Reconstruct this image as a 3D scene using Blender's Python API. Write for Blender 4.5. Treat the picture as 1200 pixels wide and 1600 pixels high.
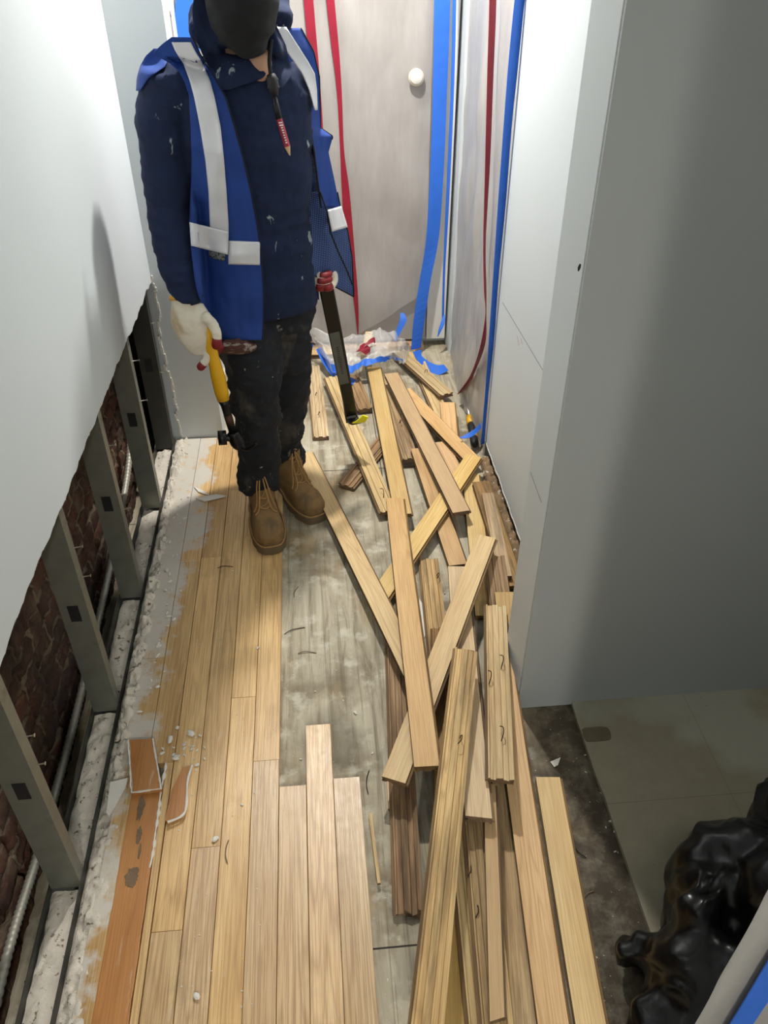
import bpy, bmesh, math, random
from mathutils import Vector, Matrix, noise
from mathutils.bvhtree import BVHTree
S = bpy.context.scene
PI = math.pi
R = math.radians
for o in list(bpy.data.objects): bpy.data.objects.remove(o)

# ------------------------------------------------------------------ camera
FPX, PITCH, YAW, CZ = 1272.0, R(37.5), R(5.17), 1.719
cam = bpy.data.cameras.new('camera'); cam.sensor_fit = 'VERTICAL'; cam.sensor_height = 36
cam.lens = FPX/1600*36; cam.clip_start = .02
co = bpy.data.objects.new('camera', cam); S.collection.objects.link(co)
co.location = (0, 0, CZ); co.rotation_euler = (PI/2-PITCH, 0, -YAW)
S.camera = co
# ------------------------------------------------------------------ light and exposure
S.view_settings.view_transform = 'Standard'; S.view_settings.look = 'None'
S.view_settings.gamma = 1; S.view_settings.use_curve_mapping = False
S.view_settings.exposure = 0.10
w = bpy.data.worlds.new('world'); S.world = w; w.use_nodes = True
w.node_tree.nodes['Background'].inputs[0].default_value = (.02, .021, .022, 1)
LAMPS = [((.10, 2.72, 2.36), 45, .05, (1, .965, .90)),      # hallway lamp above the worker
         ((.17, -1.55, 2.36), 38, .07, (1, .955, .88)),       # hallway lamp behind the camera
         ((2.3, .85, 2.3), 5, .15, (1, .95, .86))]           # added fill light to brighten the side room tile, no fixture behind it
for i, (p, e, r, c) in enumerate(LAMPS):
    l = bpy.data.lights.new('lamp', 'AREA'); l.shape = 'DISK'; l.energy = e; l.size = r*2; l.color = c
    o = bpy.data.objects.new('lamp_light', l); o.location = p; S.collection.objects.link(o)

# ------------------------------------------------------------------ helpers
def lin(c):
    return tuple((v/255/12.92 if v/255 <= .04045 else ((v/255+.055)/1.055)**2.4) for v in c)+(1,)
def ray(px, py):
    x = (px-600)/FPX; d = (py-800)/FPX
    f = math.cos(PITCH)-d*math.sin(PITCH); u = -math.sin(PITCH)-d*math.cos(PITCH)
    return Vector((x*math.cos(YAW)+f*math.sin(YAW), -x*math.sin(YAW)+f*math.cos(YAW), u))
CAM = Vector((0, 0, CZ))
def az(px, py, z=0): r = ray(px, py); return CAM+r*((z-CZ)/r.z)
def ay(px, py, y): r = ray(px, py); return CAM+r*(y/r.y)
def ax(px, py, x): r = ray(px, py); return CAM+r*(x/r.x)

def link(name, me, mat=None, parent=None, smooth=False):
    o = bpy.data.objects.new(name, me); S.collection.objects.link(o)
    if mat: me.materials.append(mat)
    if parent: o.parent = parent
    if smooth:
        for p in me.polygons: p.use_smooth = True
    return o
def mesh(name, V, Fc, mat=None, parent=None, smooth=False):
    me = bpy.data.meshes.new(name); me.from_pydata([tuple(v) for v in V], [], Fc); me.update()
    bm = bmesh.new(); bm.from_mesh(me); bmesh.ops.recalc_face_normals(bm, faces=bm.faces); bm.to_mesh(me); bm.free()
    return link(name, me, mat, parent, smooth)
def tag(o, label=None, cat=None, group=None, kind=None):
    if label: o['label'] = label
    if cat: o['category'] = cat
    if group: o['group'] = group
    if kind: o['kind'] = kind
    return o
def thing(name, label, cat, loc=(0, 0, 0), group=None):
    o = bpy.data.objects.new(name, None); S.collection.objects.link(o); o.location = loc
    o.empty_display_size = .05
    return tag(o, label, cat, group)
class G:
    """geometry collector"""
    def __init__(s): s.V = []; s.F = []
    def add(s, V, F):
        n = len(s.V); s.V += [Vector(v) for v in V]; s.F += [tuple(i+n for i in f) for f in F]; return s
    def box(s, a, b):
        x0, y0, z0 = a; x1, y1, z1 = b
        return s.add([(x0,y0,z0),(x1,y0,z0),(x1,y1,z0),(x0,y1,z0),(x0,y0,z1),(x1,y0,z1),(x1,y1,z1),(x0,y1,z1)],
              [(0,3,2,1),(4,5,6,7),(0,1,5,4),(1,2,6,5),(2,3,7,6),(3,0,4,7)])
    def loft(s, rings, caps=True):
        n = len(rings[0]); V = [v for r in rings for v in r]; F = []
        for i in range(len(rings)-1):
            for j in range(n):
                k = (j+1) % n; F.append((i*n+j, i*n+k, (i+1)*n+k, (i+1)*n+j))
        if caps: F.append(tuple(range(n))[::-1]); F.append(tuple((len(rings)-1)*n+j for j in range(n)))
        return s.add(V, F)
    def tube(s, pts, rad, n=10, flat=None):
        pts = [Vector(p) for p in pts]; rings = []
        if not isinstance(rad, (list, tuple)): rad = [rad]*len(pts)
        up = None
        for i, p in enumerate(pts):
            t = (pts[min(i+1, len(pts)-1)]-pts[max(i-1, 0)]).normalized()
            if up is None:
                up = t.cross(Vector((0, 1, 0)) if abs(t.y) < .9 else Vector((1, 0, 0))).normalized()
            up = (up-t*up.dot(t)).normalized(); sd = t.cross(up)
            r = rad[i]; ra, rb = r if isinstance(r, (list, tuple)) else (r, r)
            rings.append([p+up*math.cos(a)*ra+sd*math.sin(a)*rb for a in [2*PI*j/n for j in range(n)]])
        return s.loft(rings)
    def ball(s, c, r, n=12, m=8, rot=None):
        c = Vector(c); r = r if isinstance(r, (list, tuple)) else (r, r, r); rings = []
        for i in range(m+1):
            a = PI*(i+.02)/(m+.04); rr = []
            for j in range(n):
                b = 2*PI*j/n; v = Vector((r[0]*math.sin(a)*math.cos(b), r[1]*math.sin(a)*math.sin(b), r[2]*math.cos(a)))
                rr.append(c+(rot @ v if rot else v))
            rings.append(rr)
        return s.loft(rings)
    def build(s, name, mat, parent=None, smooth=False): return mesh(name, s.V, s.F, mat, parent, smooth)
def smooth_path(pts, n=6):
    pts = [Vector(p) for p in pts]; out = []
    for i in range(len(pts)-1):
        p0 = pts[max(i-1, 0)]; p1 = pts[i]; p2 = pts[i+1]; p3 = pts[min(i+2, len(pts)-1)]
        for k in range(n):
            t = k/n
            out.append(.5*((2*p1)+(p2-p0)*t+(2*p0-5*p1+4*p2-p3)*t*t+(3*p1-p0-3*p2+p3)*t**3))
    out.append(pts[-1]); return out
def bake(o, mods):
    """apply modifiers described by a list of (type, dict)"""
    for ty, kw in mods:
        m = o.modifiers.new(ty, ty)
        for k, v in kw.items(): setattr(m, k, v)
    dg = bpy.context.evaluated_depsgraph_get(); dg.update()
    me = bpy.data.meshes.new_from_object(o.evaluated_get(dg))
    old = o.data; o.modifiers.clear(); o.data = me; me.name = old.name
    for p in me.polygons: p.use_smooth = True
    return o
def wrinkle(o, amp, freq, stretch=(1, 1, 1), seed=0, ridged=False):
    me = o.data; me.update(); N = [v.normal.copy() for v in me.vertices]
    for v, n in zip(me.vertices, N):
        p = Vector((v.co.x*freq*stretch[0]+seed, v.co.y*freq*stretch[1], v.co.z*freq*stretch[2]))
        d = noise.fractal(p, .8, 2.1, 3) if not ridged else (.6-abs(noise.noise(p))*2.2+.35*noise.noise(p*2.3))
        v.co += n*d*amp
    return o
def ribbon(g, pts, wid, th=.0006, sub=6):
    """thin tape along pts; wid = list of half-width vectors"""
    P = smooth_path(pts, sub); W = smooth_path(wid, sub); rings = []
    for i, (p, q) in enumerate(zip(P, W)):
        t = (P[min(i+1, len(P)-1)]-P[max(i-1, 0)]).normalized(); n = t.cross(q)
        n = n.normalized()*th if n.length > 1e-9 else Vector((0, th, 0))
        rings.append([p-q-n, p+q-n, p+q+n, p-q+n])
    g.loft(rings); return g
def sheet(name, fn, nu, nv, mat, parent=None, th=0, smooth=True):
    V = [fn(i/nu, j/nv) for j in range(nv+1) for i in range(nu+1)]
    F = [(j*(nu+1)+i, j*(nu+1)+i+1, (j+1)*(nu+1)+i+1, (j+1)*(nu+1)+i) for j in range(nv) for i in range(nu)]
    me = bpy.data.meshes.new(name); me.from_pydata([tuple(v) for v in V], [], F); me.update()
    o = link(name, me, mat, parent, smooth)
    if th: bake(o, [('SOLIDIFY', dict(thickness=th, offset=0))])
    return o

# ------------------------------------------------------------------ materials
class N:
    def __init__(s, name):
        s.m = bpy.data.materials.new(name); s.m.use_nodes = True; s.t = s.m.node_tree
        s.b = s.t.nodes['Principled BSDF']; s.out = s.t.nodes['Material Output']
    def n(s, ty, **kw):
        x = s.t.nodes.new(ty)
        for k, v in kw.items():
            if k.startswith('i_'):
                key = k[2:]; key = int(key) if key.isdigit() else key.replace('_', ' ')
                s.put(x.inputs[key], v)
            else: setattr(x, k, v)
        return x
    def put(s, inp, v):
        if isinstance(v, bpy.types.NodeSocket): s.t.links.new(v, inp)
        else: inp.default_value = v
    def math(s, op, a, b=0, c=0):
        x = s.n('ShaderNodeMath', operation=op); s.put(x.inputs[0], a); s.put(x.inputs[1], b); s.put(x.inputs[2], c); return x.outputs[0]
    def mix(s, f, a, b, mode='MIX'):
        x = s.n('ShaderNodeMix', data_type='RGBA', blend_type=mode)
        s.put(x.inputs[0], f); s.put(x.inputs[6], a); s.put(x.inputs[7], b); return x.outputs[2]
    def ramp(s, f, stops, inter='LINEAR'):
        x = s.n('ShaderNodeValToRGB'); e = x.color_ramp; e.interpolation = inter; s.put(x.inputs[0], f)
        while len(e.elements) < len(stops): e.elements.new(.5)
        for el, (p, c) in zip(e.elements, stops):
            el.position = p; el.color = c if isinstance(c, tuple) else (c, c, c, 1)
        return x.outputs[0]
    def noise(s, vec, scale, detail=4, rough=.5, dist=0):
        return s.n('ShaderNodeTexNoise', i_Vector=vec, i_Scale=scale, i_Detail=detail, i_Roughness=rough, i_Distortion=dist).outputs[0]
    def map(s, vec, scale=(1, 1, 1), loc=(0, 0, 0), rot=(0, 0, 0)):
        return s.n('ShaderNodeMapping', i_Vector=vec, i_Scale=scale, i_Location=loc, i_Rotation=rot).outputs[0]
    def obj(s): return s.n('ShaderNodeTexCoord').outputs['Object']
    def xyz(s, vec): return s.n('ShaderNodeSeparateXYZ', i_0=vec).outputs
    def comb(s, x, y, z): return s.n('ShaderNodeCombineXYZ', i_0=x, i_1=y, i_2=z).outputs[0]
    def bump(s, h, st=.3, dist=.002, nrm=None):
        x = s.n('ShaderNodeBump', i_Strength=st, i_Distance=dist, i_Height=h)
        if nrm: s.put(x.inputs['Normal'], nrm)
        return x.outputs[0]
    def set(s, **kw):
        for k, v in kw.items(): s.put(s.b.inputs[k.replace('_', ' ')], v)
        return s.m
def flat(name, c, rough=.6, metal=0, spots=None, bumpn=None, var=.0):
    k = N(name); v = k.obj(); col = lin(c)
    if var: col = k.mix(k.noise(v, 18, 5), lin(tuple(x*(1-var) for x in c)), lin(tuple(min(255, x*(1+var)) for x in c)))
    if spots:
        for sc, lo, hi, sp in spots:
            f = k.ramp(k.noise(v, sc, 3, .6), [(lo, 0.0), (hi, 1.0)]); col = k.mix(f, col, lin(sp))
    k.set(Base_Color=col, Roughness=rough, Metallic=metal)
    if bumpn: k.set(Normal=k.bump(k.noise(v, bumpn[0], 4), bumpn[1], bumpn[2]))
    return k.m

def grain(k, v, A, B, D, pores=.30):
    """v: length along x. returns colour, height"""
    wide = k.noise(k.map(v, (1.3, 9, 9)), 1.6, 3, .5)
    c = k.mix(k.ramp(wide, [(.36, 0.0), (.66, 1.0)]), A, B)
    cat = k.noise(k.map(v, (.8, 13, 13)), 1.1, 2, .45, .3)
    ring = k.math('PINGPONG', k.math('MULTIPLY', cat, 30), 1)
    lines = k.ramp(ring, [(.0, 1.0), (.2, .6), (.5, 0.0)])
    area = k.ramp(k.noise(k.map(v, (1.6, 16, 16)), 1.0, 2, .5), [(.42, .15), (.60, 1.0)])
    lines = k.math('MULTIPLY', lines, area)
    c = k.mix(k.math('MULTIPLY', lines, .42), c, D)
    po = k.noise(k.map(v, (7, 330, 330)), 1, 3, .6)
    pl = k.ramp(po, [(.42, 1.0), (.56, 0.0)])
    c = k.mix(k.math('MULTIPLY', pl, pores), c, D)
    return c, k.math('ADD', k.math('MULTIPLY', lines, .4), pl)
def plankmat(name, A, B, D, stain=0., rough=.55):
    k = N(name); v = k.obj(); rnd = k.n('ShaderNodeObjectInfo').outputs['Random']
    x, y, z = k.xyz(v)
    v2 = k.comb(k.math('ADD', x, k.math('MULTIPLY', rnd, 31)), k.math('ADD', y, k.math('MULTIPLY', rnd, 3.3)), z)
    c, h = grain(k, v2, lin(A), lin(B), lin(D))
    if stain:
        f = k.ramp(k.noise(k.map(v2, (2.2, 26, 26)), 1.4, 5, .65), [(.46, 0.0), (.66, 1.0)])
        c = k.mix(k.math('MULTIPLY', f, stain), c, lin((74, 56, 36)))
    hs = k.n('ShaderNodeHueSaturation', i_Color=c, i_Hue=k.math('ADD', .498, k.math('MULTIPLY', rnd, .008)), i_Saturation=k.math('ADD', .85, k.math('MULTIPLY', rnd, .25)),
             i_Value=k.math('ADD', .88, k.math('MULTIPLY', k.math('FRACT', k.math('MULTIPLY', rnd, 7.7)), .24)))
    return k.set(Base_Color=hs.outputs[0], Roughness=rough, Normal=k.bump(h, .25, .0006))
WY = plankmat('oak_yellow', (226, 196, 142), (212, 176, 120), (166, 124, 76))
WP = plankmat('oak_pink', (220, 182, 136), (206, 166, 120), (160, 116, 76))
WL = plankmat('oak_pale_underside', (224, 198, 148), (204, 172, 120), (140, 102, 62), .25, .7)
WB = plankmat('oak_underside', (212, 180, 128), (184, 148, 98), (108, 76, 44), .6, .7)
WD = plankmat('oak_stained', (186, 150, 106), (150, 114, 74), (80, 54, 32), .8, .75)
WT = plankmat('oak_tan', (204, 168, 112), (198, 160, 104), (164, 126, 78), .1, .6)
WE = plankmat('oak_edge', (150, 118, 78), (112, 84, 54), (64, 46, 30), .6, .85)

def floor_oak():
    k = N('oak_floor'); v = k.obj(); x, y, z = k.xyz(v)
    bd = k.n('ShaderNodeAttribute', attribute_name='board').outputs['Fac']
    v2 = k.comb(k.math('ADD', y, k.math('MULTIPLY', bd, 17)), k.math('ADD', x, k.math('MULTIPLY', bd, 5)), z)
    c, h = grain(k, v2, lin((232, 196, 138)), lin((212, 172, 114)), lin((152, 110, 66)), .42)
    pink, h2 = grain(k, v2, lin((236, 204, 158)), lin((218, 182, 136)), lin((156, 116, 78)), .48)
    tone = k.n('ShaderNodeAttribute', attribute_name='tone').outputs['Fac']
    c = k.mix(tone, c, pink)
    hs = k.n('ShaderNodeHueSaturation', i_Color=c, i_Hue=.5, i_Saturation=1.0, i_Value=k.math('ADD', .84, k.math('MULTIPLY', k.math('FRACT', k.math('MULTIPLY', bd, 13.3)), .24)))
    c = hs.outputs[0]
    # trodden plaster dust near the wall, further along the passage
    nz = k.noise(v, 9, 6, .65); nz2 = k.noise(v, 40, 5, .6)
    edge = k.math('ADD', k.math('ADD', x, .535), k.math('MULTIPLY', k.math('SUBTRACT', y, 1.0), -.062))
    edge = k.math('ADD', edge, k.math('MULTIPLY', k.math('SUBTRACT', nz, .5), -.30))
    m = k.ramp(edge, [(.015, 1.0), (.05, 0.0)])
    far = k.ramp(y, [(.0, 0.0), (1.0, 1.0)])
    m = k.math('MULTIPLY', m, k.ramp(nz2, [(.28, .35), (.45, 1.0)]))
    c = k.mix(m, c, lin((206, 200, 188)))
    sc = k.ramp(k.noise(k.map(v, (14, 5, 1)), 3, 6, .7), [(.60, 0.0), (.78, 1.0)])
    c = k.mix(k.math('MULTIPLY', sc, .5), c, lin((205, 196, 178)))
    dirt = k.ramp(k.noise(v, 5, 5, .7), [(.56, 0.0), (.75, 1.0)])
    c = k.mix(k.math('MULTIPLY', dirt, .35), c, lin((116, 98, 72)))
    rg = k.math('ADD', .25, k.math('ADD', k.math('MULTIPLY', m, .5), k.math('MULTIPLY', nz2, .2)))
    return k.set(Base_Color=c, Roughness=rg, Normal=k.bump(k.math('ADD', h, k.math('MULTIPLY', nz, 2)), .18, .0007))
M_floor = floor_oak()
def subfloor():
    k = N('weathered_plywood'); v = k.obj(); x, y, z = k.xyz(v)
    a = k.noise(k.map(v, (26, 2.2, 1)), 1, 7, .7, 1.2); b = k.noise(v, 3.2, 6, .62); d = k.noise(v, 13, 5, .6)
    c = k.ramp(a, [(.30, lin((122, 110, 88))), (.46, lin((172, 162, 140))), (.7, lin((200, 192, 170)))])
    c = k.mix(k.ramp(b, [(.47, 0.0), (.62, .8)]), c, lin((112, 98, 74)))
    c = k.mix(k.ramp(d, [(.54, 0.0), (.66, .75)]), c, lin((208, 202, 184)))
    gl = k.ramp(k.noise(k.map(v, (70, 2.0, 1)), 1, 4, .6, .8), [(.56, 0.0), (.64, 1.0)]); c = k.mix(k.math('MULTIPLY', gl, .38), c, lin((92, 80, 60)))
    ye = k.ramp(k.noise(k.map(v, (5, 2.5, 1)), 1.3, 4, .6), [(.56, 0.0), (.68, .5)]); c = k.mix(ye, c, lin((168, 140, 92)))
    # brown glue and dirt along the tile edge
    dk = k.ramp(k.math('ADD', k.math('ADD', x, k.math('MULTIPLY', k.noise(v, 6, 5), .12)), k.math('MULTIPLY', y, -.12)), [(.34, 0.0), (.44, 1.0)])
    dk = k.math('MULTIPLY', dk, k.ramp(k.noise(v, 16, 6, .7), [(.30, .55), (.55, 1.0)]))
    c = k.mix(dk, c, lin((70, 60, 46)))
    # damp patch in front of the cut boards
    dx = k.math('SUBTRACT', x, -.01); dy = k.math('SUBTRACT', y, 1.28)
    rr = k.math('SQRT', k.math('ADD', k.math('MULTIPLY', k.math('MULTIPLY', dx, dx), 2.4), k.math('MULTIPLY', dy, dy)))
    wet = k.ramp(k.math('ADD', rr, k.math('MULTIPLY', k.noise(v, 8, 4), .12)), [(.13, 1.0), (.2, 0.0)])
    c = k.mix(k.math('MULTIPLY', wet, .6), c, lin((84, 76, 58)))
    sp = k.ramp(k.noise(v, 120, 3, .5), [(.70, 0.0), (.74, 1.0)]); c = k.mix(sp, c, lin((215, 210, 195)))
    # panel seams
    s1 = k.math('MULTIPLY', k.math('LESS_THAN', k.math('ABSOLUTE', k.math('SUBTRACT', y, .774)), .002), k.math('LESS_THAN', x, .4))
    s2 = k.math('LESS_THAN', k.math('ABSOLUTE', k.math('SUBTRACT', y, 2.5)), .002)
    s3 = k.math('LESS_THAN', k.math('ABSOLUTE', k.math('SUBTRACT', x, .215)), .0015)
    sm = k.math('MAXIMUM', k.math('MAXIMUM', s1, s2), k.math('MULTIPLY', s3, k.math('GREATER_THAN', y, 1.6)))
    c = k.mix(sm, c, lin((40, 34, 26)))
    return k.set(Base_Color=c, Roughness=.75, Normal=k.bump(k.math('ADD', a, d), .5, .0015))
M_sub = subfloor()
def tile():
    k = N('vinyl_tile'); v = k.obj(); x, y, z = k.xyz(v)
    c = k.mix(k.noise(v, 24, 6, .7), lin((138, 130, 110)), lin((162, 154, 132)))
    hz = k.ramp(k.noise(v, 3.4, 4, .5), [(.5, 0.0), (.6, .55)]); c = k.mix(hz, c, lin((176, 178, 164)))
    ch = k.ramp(k.noise(v, 60, 4, .8), [(.66, 0.0), (.72, .5)]); c = k.mix(ch, c, lin((90, 84, 66)))
    t = k.math('ABSOLUTE', k.math('SUBTRACT', k.math('FRACT', k.math('DIVIDE', k.math('SUBTRACT', y, 1.047), .305)), .5))
    t2 = k.math('ABSOLUTE', k.math('SUBTRACT', k.math('FRACT', k.math('DIVIDE', k.math('SUBTRACT', x, .617), .305)), .5))
    s = k.math('MAXIMUM', k.math('GREATER_THAN', t, .496), k.math('GREATER_THAN', t2, .497))
    c = k.mix(k.math('MULTIPLY', s, .3), c, lin((70, 66, 52)))
    return k.set(Base_Color=c, Roughness=.5, Normal=k.bump(k.noise(v, 50, 4), .15, .001))
M_tile = tile()
def paint(name, c, seed=0):
    k = N(name); v = k.obj()
    a = k.noise(v, 220, 2, .5); b = k.noise(v, 2.2, 4, .5)
    col = k.mix(b, lin(tuple(x*.965 for x in c)), lin(c))
    sm = k.ramp(k.noise(k.map(v, (7, 7, 3)), 4, 6, .75), [(.69, 0.0), (.76, .25)])
    col = k.mix(sm, col, lin((150, 148, 142)))
    return k.set(Base_Color=col, Roughness=.55, Normal=k.bump(k.math('ADD', k.math('MULTIPLY', a, .3), k.noise(v, 30, 4)), .12, .0015))
M_wall = paint('white_wall_paint', (213, 220, 223))
M_grey = paint('grey_wall_paint', (184, 188, 187))
M_pier = paint('pier_paint', (206, 212, 213))
M_door = flat('door_paint', (172, 167, 162), .5, bumpn=(40, .05, .001))
M_trim = flat('trim_paint', (226, 224, 216), .45, var=.03)
M_tornd = flat('torn_gypsum', (222, 218, 208), .9, var=.08, bumpn=(160, .8, .003))
def brick():
    k = N('old_brick'); v = k.obj(); x, y, z = k.xyz(v)
    wob = k.math('MULTIPLY', k.math('SUBTRACT', k.noise(v, 11, 4), .5), .02)
    p = k.comb(k.math('ADD', y, wob), k.math('ADD', z, wob), 0)
    br = k.n('ShaderNodeTexBrick', i_Vector=p, i_Color1=lin((104, 64, 48)), i_Color2=lin((74, 52, 42)), i_Mortar=lin((132, 116, 94)), i_Scale=1.0,
             i_Mortar_Size=.008, i_Mortar_Smooth=.4, i_Brick_Width=.21, i_Row_Height=.068)
    sl = k.ramp(k.noise(v, 16, 6, .7), [(.5, 0.0), (.68, .8)])
    c = k.mix(sl, br.outputs['Color'], lin((128, 108, 86)))
    c = k.mix(k.ramp(k.noise(v, 7, 4, .6), [(.45, 0.0), (.65, .75)]), c, lin((56, 44, 38)))
    return k.set(Base_Color=c, Roughness=.9, Normal=k.bump(k.math('ADD', k.math('MULTIPLY', br.outputs['Fac'], -.6), k.noise(v, 26, 6, .7)), 1.0, .012))
M_brick = brick()
M_dust = flat('plaster_dust', (214, 206, 192), .95, var=.12, spots=[(70, .6, .68, (120, 104, 84))], bumpn=(60, .9, .006))
M_chip = flat('plaster_chip', (228, 224, 214), .9, var=.05, bumpn=(90, .5, .002))
M_steel = flat('galvanised_stud', (132, 134, 124), .42, .55, var=.12, spots=[(14, .6, .72, (120, 110, 92))])
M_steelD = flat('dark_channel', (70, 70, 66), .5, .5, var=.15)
M_screw = flat('screw_metal', (205, 200, 190), .3, .9)
M_nail = flat('nail_metal', (52, 44, 38), .5, .7)
M_orange = None
def varnished():
    k = N('orange_varnish'); v = k.obj(); x, y, z = k.xyz(v)
    c, h = grain(k, k.comb(y, x, z), lin((196, 140, 84)), lin((182, 124, 68)), lin((150, 96, 50)), .25)
    f = k.ramp(k.noise(k.map(v, (50, 5, 1)), 1.2, 6, .7), [(.60, 0.0), (.70, .8)])
    c = k.mix(f, c, lin((214, 190, 160)))
    return k.set(Base_Color=c, Roughness=.38, Normal=k.bump(h, .12, .0005))
M_orange = varnished()
def plastic(name, c=(215, 212, 208), alpha=.55):
    k = N(name); v = k.obj()
    f = k.noise(k.map(v, (6, 6, 1.2)), 2, 5, .6)
    tr = k.n('ShaderNodeBsdfTransparent', i_Color=(1, 1, 1, 1)).outputs[0]
    k.set(Base_Color=lin(c), Roughness=.28, Specular_IOR_Level=.5, Normal=k.bump(k.noise(k.map(v, (14, 14, 3)), 3, 5, .6), .35, .004))
    mx = k.n('ShaderNodeMixShader', i_0=k.ramp(f, [(.3, alpha-.1), (.7, alpha+.12)]), i_1=tr, i_2=k.b.outputs[0]).outputs[0]
    k.t.links.new(mx, k.out.inputs[0]); return k.m
M_sheet = plastic('poly_sheet', (190, 185, 182), .60)
M_clear = plastic('clear_poly', (225, 225, 225), .42)
M_tape = flat('blue_tape', (44, 108, 214), .55, var=.06)
M_red = flat('red_zipper', (140, 20, 44), .5, var=.1)
M_redD = flat('red_rubber', (128, 26, 32), .55, var=.15)
M_bag = flat('black_bag', (9, 9, 10), .30, bumpn=(14, .35, .012))
M_yel = flat('yellow_grip', (226, 170, 20), .45, var=.06)
M_blk = flat('black_tool', (18, 18, 20), .35, .3, var=.2)
M_blkm = flat('black_rubber', (24, 24, 26), .6)
M_tip = flat('yellow_paint', (236, 230, 30), .5)
def cloth(name, c, spots=None, sc=500, st=.25, rough=.95, sheen=0):
    k = N(name); v = k.obj(); col = k.mix(k.noise(v, 6, 4, .6), lin(tuple(x*.82 for x in c)), lin(tuple(min(255, x*1.12) for x in c)))
    for s, lo, hi, sp, stretch in (spots or []):
        f = k.ramp(k.noise(k.map(v, stretch), s, 4, .6, .4), [(lo, 0.0), (hi, 1.0)]); col = k.mix(f, col, lin(sp))
    return k.set(Base_Color=col, Roughness=rough, Normal=k.bump(k.math('ADD', k.noise(v, sc, 2), k.math('MULTIPLY', k.noise(v, 25, 4), 1.2)), st, .002))
M_shirt = cloth('navy_shirt', (17, 32, 64), [(26, .66, .70, (150, 160, 165), (1, 1, .6)), (9, .70, .78, (74, 80, 92), (2, 2, .7))])
M_trous = cloth('black_trousers', (27, 29, 35), [(16, .66, .70, (126, 122, 114), (1, 1, .7)), (6, .55, .63, (66, 62, 58), (1.5, 1.5, .8)), (34, .70, .73, (170, 168, 160), (1, 1, 1))])
M_vest = cloth('blue_vest', (20, 58, 134), None, 700, .2, .8)
def meshcloth():
    k = N('blue_mesh_vest'); v = k.obj(); x, y, z = k.xyz(v)
    a = k.math('SINE', k.math('MULTIPLY', k.math('ADD', x, z), 620)); b = k.math('SINE', k.math('MULTIPLY', k.math('SUBTRACT', x, z), 620))
    f = k.ramp(k.math('MULTIPLY', a, b), [(.35, 0.0), (.6, 1.0)])
    return k.set(Base_Color=k.mix(f, lin((22, 52, 112)), lin((120, 138, 168))), Roughness=.8, Normal=k.bump(f, .3, .001))
M_vmesh = meshcloth()
M_refl = flat('reflective_silver', (214, 214, 218), .38, .15, bumpn=(300, .15, .0005))
M_pipe = flat('black_piping', (14, 15, 20), .8)
M_mask = cloth('black_mask', (22, 22, 24), None, 900, .2)
M_skin = flat('skin', (196, 150, 122), .55, var=.04)
M_hair = flat('hair', (30, 24, 20), .7)
M_glove = cloth('white_knit_glove', (226, 218, 200), [(9, .55, .7, (196, 172, 138), (1, 1, 1))], 420, .5)
def gloveedge(): return flat('glove_cuff', (222, 170, 90), .9)
M_boot = cloth('tan_nubuck', (136, 106, 66), [(12, .52, .7, (96, 78, 56), (1, 1, 1))], 300, .2, .85)
M_sole = flat('boot_sole', (104, 88, 64), .85, var=.1)
M_lace = flat('lace', (168, 128, 76), .9)
M_pouch = cloth('brown_plaid', (84, 52, 44), [(30, .55, .62, (150, 140, 130), (1, 1, 3))], 300, .4)
M_wht = flat('white_print', (230, 228, 222), .6)
M_wood = flat('pencil_wood', (204, 168, 128), .7)
M_grlab = flat('grey_label', (120, 124, 122), .6, spots=[(160, .52, .56, (30, 32, 34))])
M_brass = flat('pale_metal', (232, 222, 204), .3, .35)

# ================================================================== SETTING
H = 2.45
rnd = random.Random(7)
def struct(o): o['kind'] = 'structure'; return o
g = G().box((-.9, -3, -.2), (.62, 3.9, 0)).box((.62, 1.36, -.2), (1.6, 3.9, 0)); struct(g.build('floor', M_sub))
# cavity under the brick wall is lower than the subfloor: cut away on the left by narrowing the slab
bpy.data.objects.remove(bpy.data.objects['floor'])
g = G().box((-.645, -3, -.2), (.62, 3.9, 0)).box((.62, 1.36, -.2), (1.6, 3.9, -.0005)).box((-.9, -3, -.3), (-.645, 3.9, -.2)); struct(g.build('floor', M_sub))
# vinyl tiled floor of the side room, ragged edge
def tile_floor():
    top = []; n = 60
    for i in range(n+1):
        y = -3+(1.355+3)*i/n; x = .619+noise.noise(Vector((y*9, 3, 0)))*.008
        if y > 1.12: x += (y-1.12)*-.0
        top.append((x, y))
    poly = [(3.1, -3)]+[]
    outline = top+[(3.1, 1.355), (3.1, -3)]
    V = [(x, y, .012) for x, y in outline]+[(x, y, -.02) for x, y in outline]; m = len(outline)
    F = [tuple(range(m))]+[tuple(range(m, 2*m))]+[(i, (i+1) % m, m+(i+1) % m, m+i) for i in range(m)]
    return mesh('floor', V, F, M_tile)
struct(tile_floor())
# a notch of bare plywood eaten into the tile is a flat dark patch of glue
gl = []
for i in range(26):
    a = 2*PI*i/26; rr = 1+.12*noise.noise(Vector((math.cos(a)*2, math.sin(a)*2, 5)))
    gl.append((.655+.036*rr*math.copysign(abs(math.cos(a))**.5, math.cos(a)), 1.243+.022*rr*math.copysign(abs(math.sin(a))**.5, math.sin(a))))
M_glue = flat('old_adhesive', (104, 94, 72), .7, var=.25, bumpn=(50, .6, .003))
V = [(x, y, .0135) for x, y in gl]+[(x, y, .0122) for x, y in gl]; m = len(gl)
tag(mesh('adhesive_patch', V, [tuple(range(m)), tuple(range(m, 2*m))]+[(i, (i+1) % m, m+(i+1) % m, m+i) for i in range(m)], M_glue),
    'dark brown square patch of old glue at the tile edge by the grey wall', 'stain')

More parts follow.
